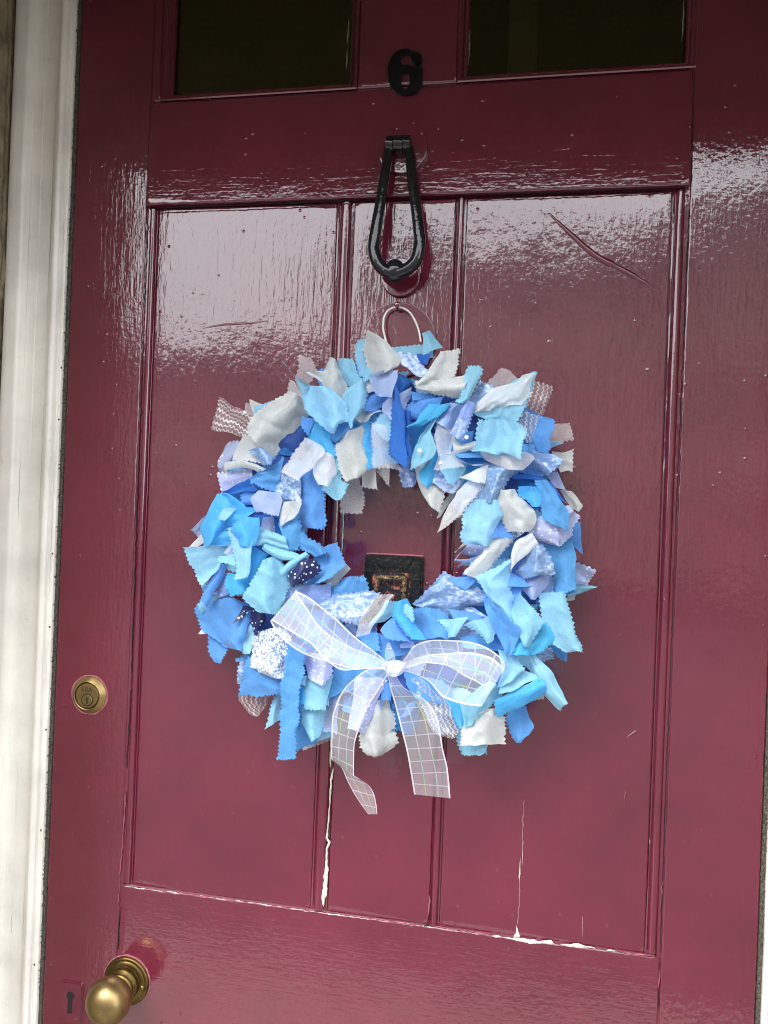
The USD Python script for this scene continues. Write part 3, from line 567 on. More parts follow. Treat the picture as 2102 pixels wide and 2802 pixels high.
# ------------------------------------------------------------------ the rag wreath
WR = thing('rag_wreath', 'round rag wreath of blue and ivory fabric scraps with a white organza bow', 'wreath')
CROP = {'C1': (540, 900, 4.879), 'C2': (840, 900, 4.879), 'C3': (1140, 950, 3.318), 'C4': (500, 1280, 4.1475), 'C5': (1180, 1350, 3.6065), 'C6': (500, 1580, 3.6065),
        'C7': (860, 1580, 3.95), 'C8': (1200, 1620, 3.7705), 'R1': (500, 880, 2.860), 'R3': (500, 1550, 2.860), 'F': (0, 0, 1.0)}
NAMES = {'sky': ('fabric_scrap', 'pale sky blue satin scrap'), 'aqua': ('fabric_scrap', 'bright aqua blue chiffon scrap'), 'corn': ('fabric_scrap', 'cornflower blue cotton scrap'), 'deep': ('fabric_scrap', 'deep blue cotton scrap'),
         'ivory': ('fabric_scrap', 'ivory satin scrap'), 'lav': ('fabric_scrap', 'plain lavender scrap'), 'lavg': ('fabric_scrap', 'lavender scrap with white glitter dots'), 'navy': ('fabric_scrap', 'navy scrap with silver dots'),
         'velv': ('velvet_scrap', 'shiny crushed blue velvet scrap'), 'silver': ('velvet_scrap', 'silver foil printed scrap'), 'net': ('net_scrap', 'white net scrap'), 'netd': ('net_scrap', 'dense white net scrap'), 'netb': ('net_scrap', 'blue grey net scrap'), 'wave': ('net_scrap', 'net scrap with silver zigzag threads')}
S = 5.6; AMP = 6.0
def scrap_mesh(rows, d, zig, seed, bulge=None, wr=None):
    g = np.random.default_rng(seed)
    R = np.array(rows, float)
    cen = (R[:, :2].mean(0)+R[:, 2:].mean(0))/2; R = (R.reshape(-1, 2, 2)-cen)*1.09+cen; R = R.reshape(-1, 4)
    Lp, Rp = R[:, :2], R[:, 2:]
    C = (Lp+Rp)/2; s = np.r_[0, np.cumsum(np.maximum(np.linalg.norm(np.diff(C, axis=0), axis=1), 4.0))]
    wid = np.linalg.norm(Rp-Lp, axis=1); ln = s[-1]; wm = wid.max()
    ns = int(np.clip(round(ln/S), 6, 60)); nt = int(np.clip(round(wm/S), 4, 48))
    u = np.linspace(0, s[-1], ns+1)
    f = np.stack([np.interp(u, s, R[:, k]) for k in range(4)], 1)
    if len(R) > 2:
        f2 = PchipInterpolator(s, R, axis=0)(u); f = .65*f+.35*f2
    t = np.linspace(0, 1, nt+1); sv = u/s[-1]
    mid = (f[:, :2]+f[:, 2:])/2; f[:, :2] = mid+(f[:, :2]-mid)*1.04; f[:, 2:] = mid+(f[:, 2:]-mid)*1.04      # hems: cloth cut a little wider than it lies
    gx = f[:, None, 0]*(1-t)+f[:, None, 2]*t; gy = f[:, None, 1]*(1-t)+f[:, None, 3]*t
    wq = np.stack([gx/40, gy/40, np.full_like(gx, seed*.61)], -1); wa = min(12.0, .16*min(wm, ln))
    wx, wy = (meshkit.fbm(wq, 2, 31)-.5)*2*wa, (meshkit.fbm(wq, 2, 77)-.5)*2*wa
    gx = gx+wx; gy = gy+wy
    T, Sg = np.meshgrid(t, sv)
    # relief of the cloth in mm
    size = min(wm, ln)/2.56
    if bulge is None: bulge = g.uniform(.01, .075)*size*g.choice([1, 1, 1, -.8])
    else: bulge = bulge*.6
    k = g.uniform(.5, 1.3); ph = g.uniform(0, 6.28); fa = g.uniform(.03, .09)*size if wr is None else wr
    tilt = g.uniform(-.17, .17)*size; endc = g.uniform(-.16, .18)*size
    q = np.stack([gx/38+seed*3.1, gy/38, np.full_like(gx, seed*1.7)], -1)
    h = bulge*(4*T*(1-T)-.6) + fa*np.sin(6.28*k*T+ph+g.uniform(-2, 2)*Sg)*(.4+.6*Sg) + tilt*(2*T-1) + endc*(Sg**2-.3) + .05*size*(meshkit.fbm(q, 3, seed % 50)-.5)*2
    h += .022*size*np.sin(6.28*(g.uniform(1.8, 3.6)*(T+.12*(meshkit.noise(q*.7, 17)-.5))+g.uniform(0, 1)))*(1-.55*Sg)*g.uniform(.3, 1.2)      # gathers running along the scrap
    c0, c1, ca = g.uniform(.25, .75), g.uniform(-.5, .5), g.uniform(.06, .20)*size      # a pressed crease running down the scrap
    h += ca*(.35-np.minimum(np.abs(T-c0-c1*(Sg-.5))*2.2, 1))*g.choice([1, 1, -1])
    rid = 1-np.abs(2*meshkit.noise(np.stack([gx/52+gy/110+seed*7.3, gy/52-gx/110, np.full_like(gx, seed*.37)], -1), 3)-1)
    h += .085*size*rid**3*g.choice([1, -1])
    edge = np.hypot(f[:, 2]-f[:, 0], f[:, 3]-f[:, 1])
    h *= np.clip(edge/(.35*wm), .25, 1)[:, None]
    # pinked edges
    ux = (f[:, 2]-f[:, 0])/np.maximum(edge, 1e-6); uy = (f[:, 3]-f[:, 1])/np.maximum(edge, 1e-6)
    odd = ((np.arange(ns+1) % 2)-.35)*np.clip((edge-8)/24, 0, 1)
    jl, jr = g.uniform(.6, 1.15, ns+1), g.uniform(.6, 1.15, ns+1)
    amp = AMP
    if 'l' in zig: gx[:, 0] += ux*odd*amp*jl; gy[:, 0] += uy*odd*amp*jl
    if 'r' in zig: gx[:, -1] -= ux*odd*amp*jr; gy[:, -1] -= uy*odd*amp*jr
    for key, i0, i1 in (('t', -1, -2), ('b', 0, 1)):
        if key in zig and edge[i0] > 20:
            dx, dy = gx[i1]-gx[i0], gy[i1]-gy[i0]; L = np.maximum(np.hypot(dx, dy), 1e-6); o = ((np.arange(nt+1) % 2)-.35)*np.minimum(amp, L*.85)*g.uniform(.6, 1.1, nt+1)
            gx[i0] += dx/L*o; gy[i0] += dy/L*o
    dep = (d-3*(1-Sg)+h)*.001
    V = P(gx, gy, np.maximum(dep, .004)).reshape(-1, 3)
    idx = np.arange((ns+1)*(nt+1)).reshape(ns+1, nt+1)
    F = np.stack([idx[:-1, :-1], idx[:-1, 1:], idx[1:, 1:], idx[1:, :-1]], -1).reshape(-1, 4)
    m = trimesh.Trimesh(*meshkit.arrays((V, F))[:2], process=False)
    if m.face_normals[:, 1].mean() > 0: m.invert()
    uv = np.stack([T*edge[:, None]/2.56*.001, Sg*ln/2.56*.001], -1).reshape(-1, 2)
    return m, uv
count = [0]
def sc(crop, fab, d, rows, zig='lrt', bulge=None, wr=None):
    ox, oy, k = CROP[crop]; count[0] += 1
    full = [(ox+a/k, oy+b/k, ox+c/k, oy+e/k) for a, b, c, e in rows]
    m, uv = scrap_mesh(full, d, zig, count[0], bulge, wr)
    nm, lb = NAMES[fab]
    obj(nm, m, fab, WR, smooth=True, label=lb, uv=uv)

# bound core of the wreath: wire ring wrapped in knotted cloth
a = np.linspace(0, 2*math.pi, 160, endpoint=False)
cw = P(1062, 1490, .026); ex, ez = .143, .146
rp = np.stack([cw[0]+ex*np.cos(a), np.full(160, -.026), cw[2]+ez*np.sin(a)], 1)
core = tube(rp, .021, 18, closed=True); nv = core.vertices
core.vertices = nv + core.vertex_normals*((meshkit.fbm(nv*70, 3, 4)-.5)*.016)[:, None]
obj('wreath_core', core, 'core', WR, True, label='knotted blue core of the wreath')
# wire hook
hk = spl([KC(392, 2190, .02), KC(380, 2130, .018), KC(365, 2050, .014), KC(368, 2000, .012), KC(402, 1938, .010), KC(460, 1916, .0095), KC(528, 1940, .010), KC(585, 2020, .012), KC(606, 2080, .015), KC(618, 2150, .02)], 50)
obj('wire_hook', tube(hk, .0011, 8), 'white_wire', WR, True, label='white wire hanging hook')
# scraps pressed underneath, seen in the gaps
g = np.random.default_rng(11); fabs = ['deep', 'corn', 'aqua', 'sky', 'aqua', 'velv', 'sky', 'lav', 'corn', 'corn']
for i in range(84):
    th = i/84*2*math.pi+g.normal(0, .05); inward = i % 2
    r0 = g.uniform(335, 400); r1 = (g.uniform(235, 262) if inward else g.uniform(455, 500)); w = g.uniform(38, 60); tw = g.normal(0, .14); k1, k2 = g.uniform(-26, 26), g.uniform(-26, 26); rd = np.array([math.cos(th), math.sin(th)])
    cx, cy = 1062+6*math.sin(th), 1490
    p0 = np.array([cx+r0*math.cos(th), cy+r0*1.0*math.sin(th)]); p1 = np.array([cx+r1*.98*math.cos(th+tw), cy+r1*math.sin(th+tw)]); nn = np.array([-math.sin(th), math.cos(th)])
    pm = (p0+p1)/2
    sc('F', fabs[g.integers(len(fabs))], g.uniform(30, 50), [(*(p0-nn*w*.45), *(p0+nn*w*.45)), (*(pm-nn*w), *(pm+nn*w)), (*(p1-nn*w*.9+rd*k1), *(p1+nn*w*.9+rd*k2))])
SCR = [
('C1','wave',22,[(750,1180,690,1450),(560,1060,480,1385),(280,950,220,1310)],'t',3),
('C1','net',30,[(760,1150,640,1130),(740,1000,650,1000)],'t'),
('C1','ivory',34,[(900,1150,760,1180),(930,1020,690,970)],''),
('C1','sky',38,[(1000,1100,780,1230),(1050,950,790,1050)],'t'),
('C1','ivory',62,[(1230,870,1440,985),(1060,930,1490,1165),(930,1050,1390,1270),(770,1200,1250,1480),(710,1390,990,1740)],'lrt',4),
('C1','net',20,[(1380,930,1450,900),(1335,700,1490,720),(1340,560,1570,560),(1350,350,1500,420)],'lrt'),
('C1','sky',36,[(1400,890,1590,790),(1340,660,1480,720),(1290,590,1340,640),(1130,450,1160,455)],''),
('C1','netd',26,[(1200,890,1400,910),(1230,700,1290,720)],'lt'),
('C2','sky',70,[(60,800,300,800),(-10,900,490,985),(0,1080,555,1210),(160,1260,430,1250),(300,1380,350,1385)],'lrt',3),
('C2','sky',73,[(705,670,730,680),(480,900,810,870),(500,1020,735,1060),(560,1190,640,1180),(600,1310,625,1290)],'r',5),
('C2','ivory',54,[(300,395,360,395),(230,550,420,520),(230,740,580,790),(400,900,500,950)],'b',7),
('C2','ivory',53,[(0,590,60,560),(120,660,200,560),(240,740,300,560)],'b'),
('C2','sky',52,[(450,420,600,430),(440,560,660,600),(580,780,720,700)],'b'),
('C2','sky',46,[(670,170,790,160),(640,320,800,330),(690,600,810,620)],'lb'),
('C2','ivory',60,[(800,60,930,90),(800,180,1080,210),(785,430,1215,400),(820,540,1190,500),(900,600,1080,560)],'lb',6),
('C2','sky',54,[(790,530,950,560),(720,760,860,640)],''),
('C2','ivory',52,[(870,640,740,760),(980,790,820,860)],''),
('C2','lav',70,[(1050,560,1210,540),(880,640,1190,650),(910,780,1150,800),(1020,870,1130,900)],'b',-9),
('C2','deep',58,[(1200,620,1240,620),(1160,760,1390,730),(1190,880,1260,860)],''),
('C2','corn',62,[(960,840,1110,905),(830,920,1060,990),(735,1045,930,1110)],'t',7),
('C2','lav',69,[(1140,870,1150,1000),(1020,1000,1140,1100),(1020,1090,1130,1210)],''),
('C2','lav',60,[(1395,780,1380,920),(1300,830,1340,1000),(1210,890,1310,1090)],'r'),
('C2','deep',73,[(1140,780,1180,800),(1150,950,1230,960),(1125,1220,1290,1150),(1100,1640,1310,1620),(1200,1730,1310,1810)],'lt',8),
('C2','deep',67,[(1300,1120,1370,1130),(1310,1300,1370,1400),(1275,1580,1400,1580),(1330,1680,1425,1730)],'lt',4),
('C2','corn',60,[(1400,840,1640,870),(1420,960,1720,920)],'t'),
('C2','corn',64,[(1420,980,1800,930),(1300,1130,1650,1160),(1440,1200,1560,1180)],'l'),
('C3','aqua',74,[(300,515,110,520),(180,630,30,600),(60,700,0,680),(-70,735,-80,725)],'',6),
('C3','sky',68,[(300,520,220,560),(200,640,130,690),(130,780,40,830),(170,900,0,900),(120,1000,-40,1100)],'t'),
('C2','velv',63,[(1240,330,1400,310),(1220,480,1610,560),(1400,580,1500,640)],'lrt',4),
('C2','sky',50,[(1130,250,1659,200),(1210,370,1659,370)],'lb'),
('C2','sky',56,[(1540,70,1640,40),(1560,170,1750,160),(1560,310,1800,250)],''),
('C2','deep',60,[(1480,340,1640,340),(1480,470,1600,480)],''),
('C3','ivory',68,[(200,40,395,40),(160,140,370,140),(90,250,330,250),(0,310,180,330)],'rb',3),
('C3','ivory',74,[(0,310,0,370),(150,280,180,410),(420,270,400,455)],'r',8),
('C3','sky',77,[(470,190,570,190),(440,250,578,240),(400,450,480,460),(350,480,440,500)],'lrtb',3),
('C3','velv',64,[(570,295,660,330),(530,400,690,390),(490,470,600,540)],'b'),
('C3','velv',79,[(450,485,540,530),(400,600,500,640),(320,770,420,845)],'rt',4),
('C3','velv',68,[(320,500,430,530),(250,580,380,640),(180,660,320,760)],'b'),
('C3','net',40,[(700,400,880,380),(650,330,910,300),(780,205,800,210)],'l'),
('C3','wave',38,[(960,570,1140,620),(1000,480,1170,520),(1040,320,1230,360)],'rt',2),
('C3','wave',58,[(950,560,1130,640),(930,720,1080,760),(970,840,1020,860)],'',2),
('C3','corn',50,[(960,570,1130,620),(960,640,1225,680),(960,800,1210,860),(1040,910,1190,945)],'rt',4),
('C3','sky',70,[(530,590,700,670),(660,560,850,735),(690,420,940,600),(900,310,1000,470),(1065,250,1075,262)],'r',5),
('C3','netd',75,[(540,570,700,540),(690,390,965,500),(900,310,1020,400),(1065,252,1072,262)],''),
('C3','sky',81,[(590,660,920,690),(570,770,985,760),(540,950,950,900),(780,945,935,1000)],'lrtb',4),
('C3','net',30,[(1180,720,1190,860),(1290,710,1300,860),(1385,700,1420,840)],'rt'),
('C3','sky',32,[(1190,870,1190,930),(1310,860,1330,875)],''),
('C3','ivory',30,[(1240,960,1310,1130),(1330,965,1370,1110),(1430,935,1410,1130)],'t',-5),
('C3','velv',67,[(1070,930,1060,1080),(1200,970,1150,1130),(1320,1030,1190,1165)],'rt',6),
('C3','corn',60,[(1060,960,900,1130),(1320,1030,1150,1160)],'rt'),
('C3','corn',58,[(940,880,1060,900),(920,1000,1060,1010),(900,1090,1060,1090)],''),
('C3','net',72,[(185,690,350,790),(200,850,330,900),(220,970,330,960)],''),
('C3','corn',60,[(180,740,500,760),(220,1000,480,940)],''),
('C3','ivory',74,[(320,830,340,960),(400,880,450,950),(520,850,550,915)],'',7),
('C3','corn',73,[(350,960,570,960),(400,1005,600,1000)],'rt'),
('C3','deep',66,[(350,1000,640,1000),(430,1050,640,1050)],''),
('C3','lav',70,[(330,990,420,1020),(430,1050,520,1080),(560,1070,640,1045)],'t'),
('C3','netd',76,[(600,960,960,960),(650,1030,1050,1020),(800,1090,960,1110)],'',8),
('C3','deep',64,[(620,960,960,980),(680,1040,1030,1040)],''),
('C3','sky',66,[(240,980,460,1070),(230,1100,430,1130),(290,1230,340,1250)],'t'),
('C3','net',69,[(210,980,330,960),(165,1110,420,1080)],'t'),
('C3','velv',58,[(180,1120,400,1180),(170,1220,370,1260),(250,1300,320,1330)],'lt'),
('C3','ivory',70,[(400,1180,640,1080),(480,1200,610,1240)],'t',7),
('C3','velv',75,[(720,1040,900,1140),(590,1110,840,1200),(600,1200,790,1290),(560,1400,720,1390)],'rt',5),
('C3','netd',67,[(500,1180,600,1250),(370,1320,520,1370),(280,1460,400,1510),(205,1665,240,1640)],'r',4),
('C3','wave',60,[(520,1290,600,1330),(430,1420,540,1460),(350,1530,440,1570)],'t'),
('C3','ivory',42,[(330,1310,350,1350),(240,1410,300,1400),(190,1550,220,1530)],''),
('C3','ivory',58,[(180,900,20,1080),(170,1190,0,1200),(240,1300,50,1320),(200,1490,120,1430)],'lt',5),
('C3','aqua',62,[(200,920,100,1060),(160,1150,30,1140),(110,1290,30,1210)],'t'),
('C2','velv',42,[(1340,1760,1440,1820),(1210,1860,1450,1950),(1300,2100,1420,2080)],'lt'),
('C2','sky',62,[(1030,1110,1130,1190),(890,1300,1110,1400),(960,1400,1080,1480)],'lt'),
('C2','net',66,[(890,1270,1120,1320),(890,1480,1110,1640),(900,1860,1290,1880)],'lt',5),
('R1','netd',50,[(1380,760,1500,780),(1410,1000,1500,1010),(1410,1270,1510,1290)],'t'),
('R1','net',46,[(1510,1000,1620,1000),(1500,1140,1610,1270)],'t'),
('R1','net',36,[(1270,1220,1390,1200),(1250,1340,1400,1380),(1250,1480,1405,1490)],'lrt'),
('C2','ivory',58,[(700,1060,1020,1090),(650,1180,900,1120),(700,1250,780,1250)],'',-6),
('R1','ivory',69,[(1290,880,1390,830),(1200,960,1420,950),(1220,1090,1460,1100),(1260,1240,1380,1210)],'lrtb',5),
('C2','corn',67,[(440,1240,590,1210),(320,1430,600,1330),(400,1510,480,1440)],'rt'),
('C2','aqua',65,[(80,1260,250,1300),(10,1500,330,1420),(220,1640,370,1700)],'lrt'),
('C2','corn',62,[(-60,1180,100,1230),(-70,1300,30,1420)],'t'),
('R1','netd',71,[(960,930,1040,960),(870,1040,1100,1010),(790,1180,900,1220)],'lt',5),
('R1','netd',70,[(1090,1020,1190,1050),(1025,1130,1190,1170),(1060,1260,1130,1280)],'',7),
('R1','sky',61,[(1180,1040,1210,1020),(1190,1150,1260,1240),(1090,1310,1310,1260),(1200,1370,1240,1370)],'rt'),
('R1','corn',60,[(900,1220,1030,1110),(900,1350,1090,1320),(900,1560,1110,1560),(950,1600,1090,1610)],'lrt',4),
('R1','velv',64,[(770,1190,890,1200),(720,1310,900,1300),(780,1390,890,1420)],'t',5),
('R1','ivory',68,[(790,1410,900,1410),(755,1480,930,1420),(770,1590,860,1540)],'',6),
('R1','ivory',69,[(880,1320,890,1330),(890,1420,935,1400)],''),
('R1','lav',72,[(600,1330,740,1350),(550,1400,770,1410),(590,1490,745,1520)],'t',7),
('R1','corn',61,[(780,1070,720,1320),(600,1180,560,1260),(520,1230,530,1270)],'r'),
('R1','lavg',46,[(530,1160,540,1250),(380,1180,400,1290),(275,1190,310,1330)],'lt'),
('R1','lavg',36,[(440,950,420,1080),(350,960,330,1180),(290,1070,295,1130)],'lt'),
('R1','ivory',54,[(480,890,600,930),(440,980,640,1050),(410,1070,640,1100)],'t',4),
('R1','ivory',58,[(340,1110,330,1170),(480,1090,500,1140),(640,1150,590,1180)],''),
('R1','velv',66,[(520,1010,610,990),(590,1070,700,1060),(620,1130,690,1110)],'lt'),
('R1','corn',60,[(760,1000,700,1080),(690,1130,640,1150)],'l'),
('R1','deep',52,[(520,1230,580,1330),(310,1340,450,1330)],''),
('R1','corn',54,[(560,1320,560,1430),(450,1360,470,1430)],'t'),
('R1','deep',46,[(940,810,1000,900),(760,1040,860,1050)],''),
('R1','deep',52,[(560,1480,770,1500),(600,1650,780,1660)],''),
('R1','lavg',55,[(640,1530,740,1530),(620,1620,740,1660)],''),
('C4','lav',46,[(320,490,250,750),(75,715,155,775)],'t'),
('C4','aqua',60,[(390,300,460,300),(340,450,690,440),(240,660,640,610),(240,870,420,760)],'t',7),
('C4','aqua',68,[(400,440,400,590),(600,450,540,660),(830,480,700,570)],'b',6),
('C4','sky',70,[(460,450,400,570),(600,460,480,590)],'b'),
('C4','aqua',82,[(650,580,845,580),(560,720,830,760),(590,900,790,880)],'l',7),
('C4','sky',81,[(520,720,660,640),(570,860,790,820),(620,1060,750,1060),(600,1250,725,1220)],'lt',6),
('C4','sky',62,[(540,870,420,1090),(280,890,330,1220),(40,940,225,1330)],'t',-6,3),
('C4','aqua',66,[(540,730,560,870),(400,720,480,880),(270,860,350,890)],'l'),
('C4','ivory',48,[(240,740,250,850),(50,930,70,960)],''),
('C4','sky',72,[(850,620,820,880),(990,720,950,830),(1150,780,1180,930)],'',7),
('C4','sky',68,[(960,820,900,870),(1150,790,1240,940)],''),
('C4','sky',76,[(950,860,920,930),(1130,920,1110,1030),(1310,990,1300,1055)],'t',7),
('C4','sky',77,[(1390,965,1430,1010),(1230,1060,1280,1110),(1110,1160,1140,1225)],'t',7),
('C4','aqua',66,[(800,890,950,990),(760,1100,880,1110),(740,1280,800,1310)],'',7),
('C4','sky',79,[(920,1060,1060,1020),(830,1250,1190,1300),(710,1480,1130,1480),(870,1620,1080,1630)],'lrt',6),
('C4','aqua',68,[(480,1190,620,1180),(520,1330,780,1300),(560,1460,740,1390)],'lt',5),
('C4','velv',52,[(430,1190,500,1200),(400,1470,520,1440)],''),
('C4','sky',74,[(420,1010,580,1000),(410,1070,590,1100)],'lt'),
('C4','lav',71,[(560,870,600,1000),(470,960,510,1000)],'t'),
('C4','corn',58,[(420,1090,500,1140),(300,1300,400,1330),(200,1490,280,1560)],'l',5),
('C4','sky',48,[(400,1430,410,1500),(180,1550,200,1640)],'lt'),
('C4','sky',42,[(290,1300,290,1400),(220,1330,230,1390)],'t'),
('C6','corn',58,[(230,230,500,220),(150,340,620,270),(200,450,660,400),(300,570,580,640),(420,680,570,700)],'lt',9),
('C6','corn',46,[(270,560,440,640),(250,680,410,730),(320,830,355,840)],'lrt'),
('C6','ivory',40,[(220,460,290,540),(160,555,200,555)],''),
('C6','navy',64,[(700,320,800,370),(680,420,810,440),(700,570,740,575)],'l',3),
('C6','navy',66,[(590,330,730,330),(600,280,690,290)],''),
('C6','navy',62,[(580,320,640,350),(495,450,560,420)],''),
('C4','navy',78,[(1380,1060,1500,1080),(1270,1130,1560,1160),(1205,1220,1400,1310),(1230,1340,1300,1340)],'r',6),
('C4','corn',68,[(1300,540,1110,640),(1330,700,1140,760),(1310,930,1170,910)],'lt'),
('C4','corn',64,[(1330,700,1330,910),(1480,830,1430,960),(1640,960,1500,1005)],'lrt',5),
('R1','corn',58,[(1100,1770,1190,1730),(1040,1870,1250,1910),(970,2040,1090,2040)],'lrt'),
('R1','ivory',50,[(1260,1890,1300,1940),(1120,2040,1190,2080)],'t'),
('C6','velv',62,[(1090,90,1440,60),(1010,190,1440,170),(1230,230,1360,260)],'t'),
('R3','corn',58,[(1280,90,1400,75),(1150,180,1450,210),(1100,270,1440,280)],'lrb'),
('C7','velv',68,[(70,270,180,430),(300,200,330,470),(520,180,480,490),(680,190,520,430)],'lr',6),
('C7','net',74,[(470,620,600,590),(500,450,680,440),(700,200,850,210)],'t',6,3),
('C7','sky',64,[(600,500,760,480),(680,400,870,380),(780,260,880,280)],'t'),
('C7','corn',76,[(850,430,870,440),(740,560,950,580),(790,650,1010,690)],'t',4),
('C7','aqua',74,[(880,280,990,250),(860,420,1040,360),(930,530,1080,500),(1040,660,1200,650)],'l',7),
('C7','sky',75,[(960,300,1000,290),(950,350,1060,340),(1060,480,1080,450)],'lr'),
('C7','corn',68,[(1060,340,1360,330),(1060,480,1440,460),(1110,640,1420,660)],'b',5),
('C7','sky',72,[(1360,460,1650,440),(1430,560,1560,570),(1430,650,1520,640)],'l'),
('C5','velv',64,[(-150,1090,-120,1110),(0,930,10,1130),(130,800,170,1160),(330,900,340,1130),(550,960,520,1090)],'lr',6,4),
('C5','corn',68,[(220,830,460,820),(220,890,330,950)],'t'),
('C5','velv',60,[(250,1130,400,1120),(300,1200,560,1220)],'t'),
('C5','corn',64,[(180,1160,420,1170),(240,1240,540,1260)],''),
('C5','sky',78,[(790,690,800,760),(470,850,780,900),(560,1000,790,1100),(680,1130,840,1200),(780,1260,840,1290)],'lr',5),
('C5','corn',82,[(540,1000,560,1010),(520,1090,700,1160),(600,1290,860,1350),(690,1500,820,1460),(710,1550,790,1560)],'r',5),
('C5','sky',76,[(880,1000,950,1080),(820,1180,1010,1170),(850,1330,1095,1280),(920,1480,960,1480)],'r',5),
('C5','aqua',72,[(1000,1360,1110,1290),(860,1440,1200,1440),(800,1560,1110,1550),(920,1590,1000,1590)],'rt',4),
('C5','sky',68,[(1110,1000,1320,1010),(1115,1190,1370,1170),(1150,1350,1400,1370),(1230,1470,1450,1480),(1340,1550,1485,1560)],'lrt',4),
('C5','corn',62,[(1120,480,1360,460),(1180,640,1420,640),(1210,830,1410,830),(1190,1000,1420,940)],'t',5),
('C5','corn',63,[(1180,950,1190,1005),(1300,950,1300,1000),(1440,965,1450,972)],''),
('C5','lavg',36,[(1420,680,1420,880),(1620,760,1540,910)],'lrt'),
('C5','sky',40,[(1380,890,1360,1020),(1630,930,1600,945)],''),
('C5','lav',44,[(1400,720,1390,880),(1510,830,1500,900)],''),
('C5','net',34,[(1360,980,1340,1060),(1440,970,1420,1050)],'t'),
('C5','velv',80,[(960,600,1110,540),(860,740,1170,660),(840,760,1200,770),(930,860,1100,800)],'lrt',5),
('C5','ivory',76,[(990,410,1050,510),(830,500,930,600),(800,740,850,690)],'',5),
('C5','ivory',72,[(600,450,800,460),(540,560,700,590),(350,790,480,830)],'r',4),
('C5','corn',72,[(780,780,900,840),(770,920,990,910)],'r'),
('C5','lav',70,[(1000,840,1200,790),(880,930,1130,930),(1000,1040,1050,1040)],'t',6),
('C5','corn',70,[(790,940,870,930),(785,1050,880,1040),(790,1140,840,1140)],''),
('C5','velv',62,[(1150,830,1220,850),(1110,970,1190,1030)],'rt'),
('C5','sky',74,[(430,90,630,100),(330,270,690,230),(320,450,600,420),(480,490,560,500)],'lt',6),
('C5','corn',70,[(640,260,720,260),(580,430,800,440)],'t'),
('C5','silver',66,[(800,380,950,350),(810,440,860,430)],''),
('C5','ivory',82,[(690,-30,830,-30),(620,110,930,80),(690,240,1020,240),(740,380,970,350)],'l',12),
('C5','aqua',76,[(880,-50,1060,-60),(870,10,1115,10),(950,80,1100,70),(1000,140,1040,130)],'lt',-9),
('C5','corn',79,[(1050,-120,1150,-130),(1090,0,1250,0),(1100,240,1350,180),(1290,310,1340,360)],'lt',5),
('C5','lavg',72,[(1350,120,1420,200),(1100,240,1440,240),(970,340,1370,390),(1080,450,1290,480),(1230,530,1260,530)],'rt',6),
('C5','corn',46,[(1430,280,1470,310),(1340,440,1475,450),(1460,570,1495,590)],''),
('C3','deep',62,[(880,1160,900,1200),(1040,1160,1100,1210),(1200,1220,1200,1300),(1340,1400,1360,1420)],''),
('C3','deep',54,[(890,1180,1100,1180),(950,1300,1200,1300)],''),
('C3','lav',50,[(1180,1150,1280,1140),(1260,1270,1350,1290)],''),
('C3','ivory',40,[(1310,1310,1400,1310),(1380,1420,1510,1440),(1420,1470,1480,1490)],''),
('C5','lavg',46,[(560,510,480,620),(400,505,290,590),(300,590,240,660)],'l'),
('C5','lav',50,[(480,610,440,660),(360,650,340,680),(240,650,250,665)],''),
('C5','lav',49,[(480,640,440,700),(300,690,290,710),(260,725,265,732)],''),
('C5','ivory',42,[(430,460,340,460),(230,575,245,580)],''),
('C6','velv',48,[(640,740,720,780),(550,880,650,900),(545,1030,600,1040)],'lt'),
('C6','sky',56,[(660,460,720,560),(570,620,690,660),(600,740,660,740)],'l'),
('C6','silver',68,[(740,560,1000,520),(700,660,1065,650),(690,870,1010,900),(880,960,990,980)],'lt',3),
('C6','corn',58,[(660,800,1000,900),(600,1040,980,1040),(580,1160,970,1150)],'lt',3),
('C6','wave',38,[(570,1160,850,1160),(560,1220,820,1260),(700,1370,745,1375)],'',3),
('C6','sky',46,[(910,1150,990,1150),(880,1270,970,1280),(820,1490,960,1400)],'l',5),
('C6','corn',75,[(1060,680,1200,750),(985,990,1165,990),(975,1380,1135,1370),(920,1740,1115,1730)],'lrt',3),
('C6','lavg',72,[(1220,750,1420,770),(1220,900,1470,930),(1240,1000,1400,1080)],'rt',6),
('C6','sky',68,[(1240,970,1460,980),(1215,1200,1420,1200),(1210,1280,1410,1310)],'t',7),
('C6','sky',64,[(1200,1280,1420,1300),(1180,1420,1390,1400),(1280,1620,1340,1560)],'rt',6),
('C6','sky',62,[(1400,980,1475,1000),(1400,1240,1440,1260)],'rt'),
('C6','sky',70,[(1160,970,1220,970),(1150,1050,1210,1070)],'lt'),
('C6','aqua',66,[(1150,1080,1210,1090),(1140,1240,1210,1250)],'t'),
('C6','corn',50,[(1130,1240,1210,1250),(1120,1550,1300,1600),(1110,1700,1300,1640)],'t'),
('C6','sky',47,[(1280,1500,1480,1480),(1290,1640,1460,1570)],''),
('C6','net',34,[(1200,1650,1470,1540),(1210,1700,1480,1600)],'t'),
('C6','netb',60,[(1440,1180,1560,1170),(1390,1500,1500,1540)],'lt'),
('C7','corn',58,[(270,990,780,860),(190,1270,720,1100),(200,1290,420,1240)],'t',5),
('C7','corn',56,[(720,1150,840,1150),(740,1320,830,1330)],'t'),
('C7','lavg',64,[(450,1080,790,1120),(440,1290,690,1290),(370,1600,570,1650)],'t',3),
('C7','ivory',56,[(660,1350,800,1340),(560,1600,855,1530),(495,1830,890,1760),(640,1920,720,1910)],'lrt',4),
('C7','wave',60,[(1060,1130,1130,1110),(1150,1340,1410,1340),(1250,1600,1530,1620),(1330,1690,1480,1690)],'t'),
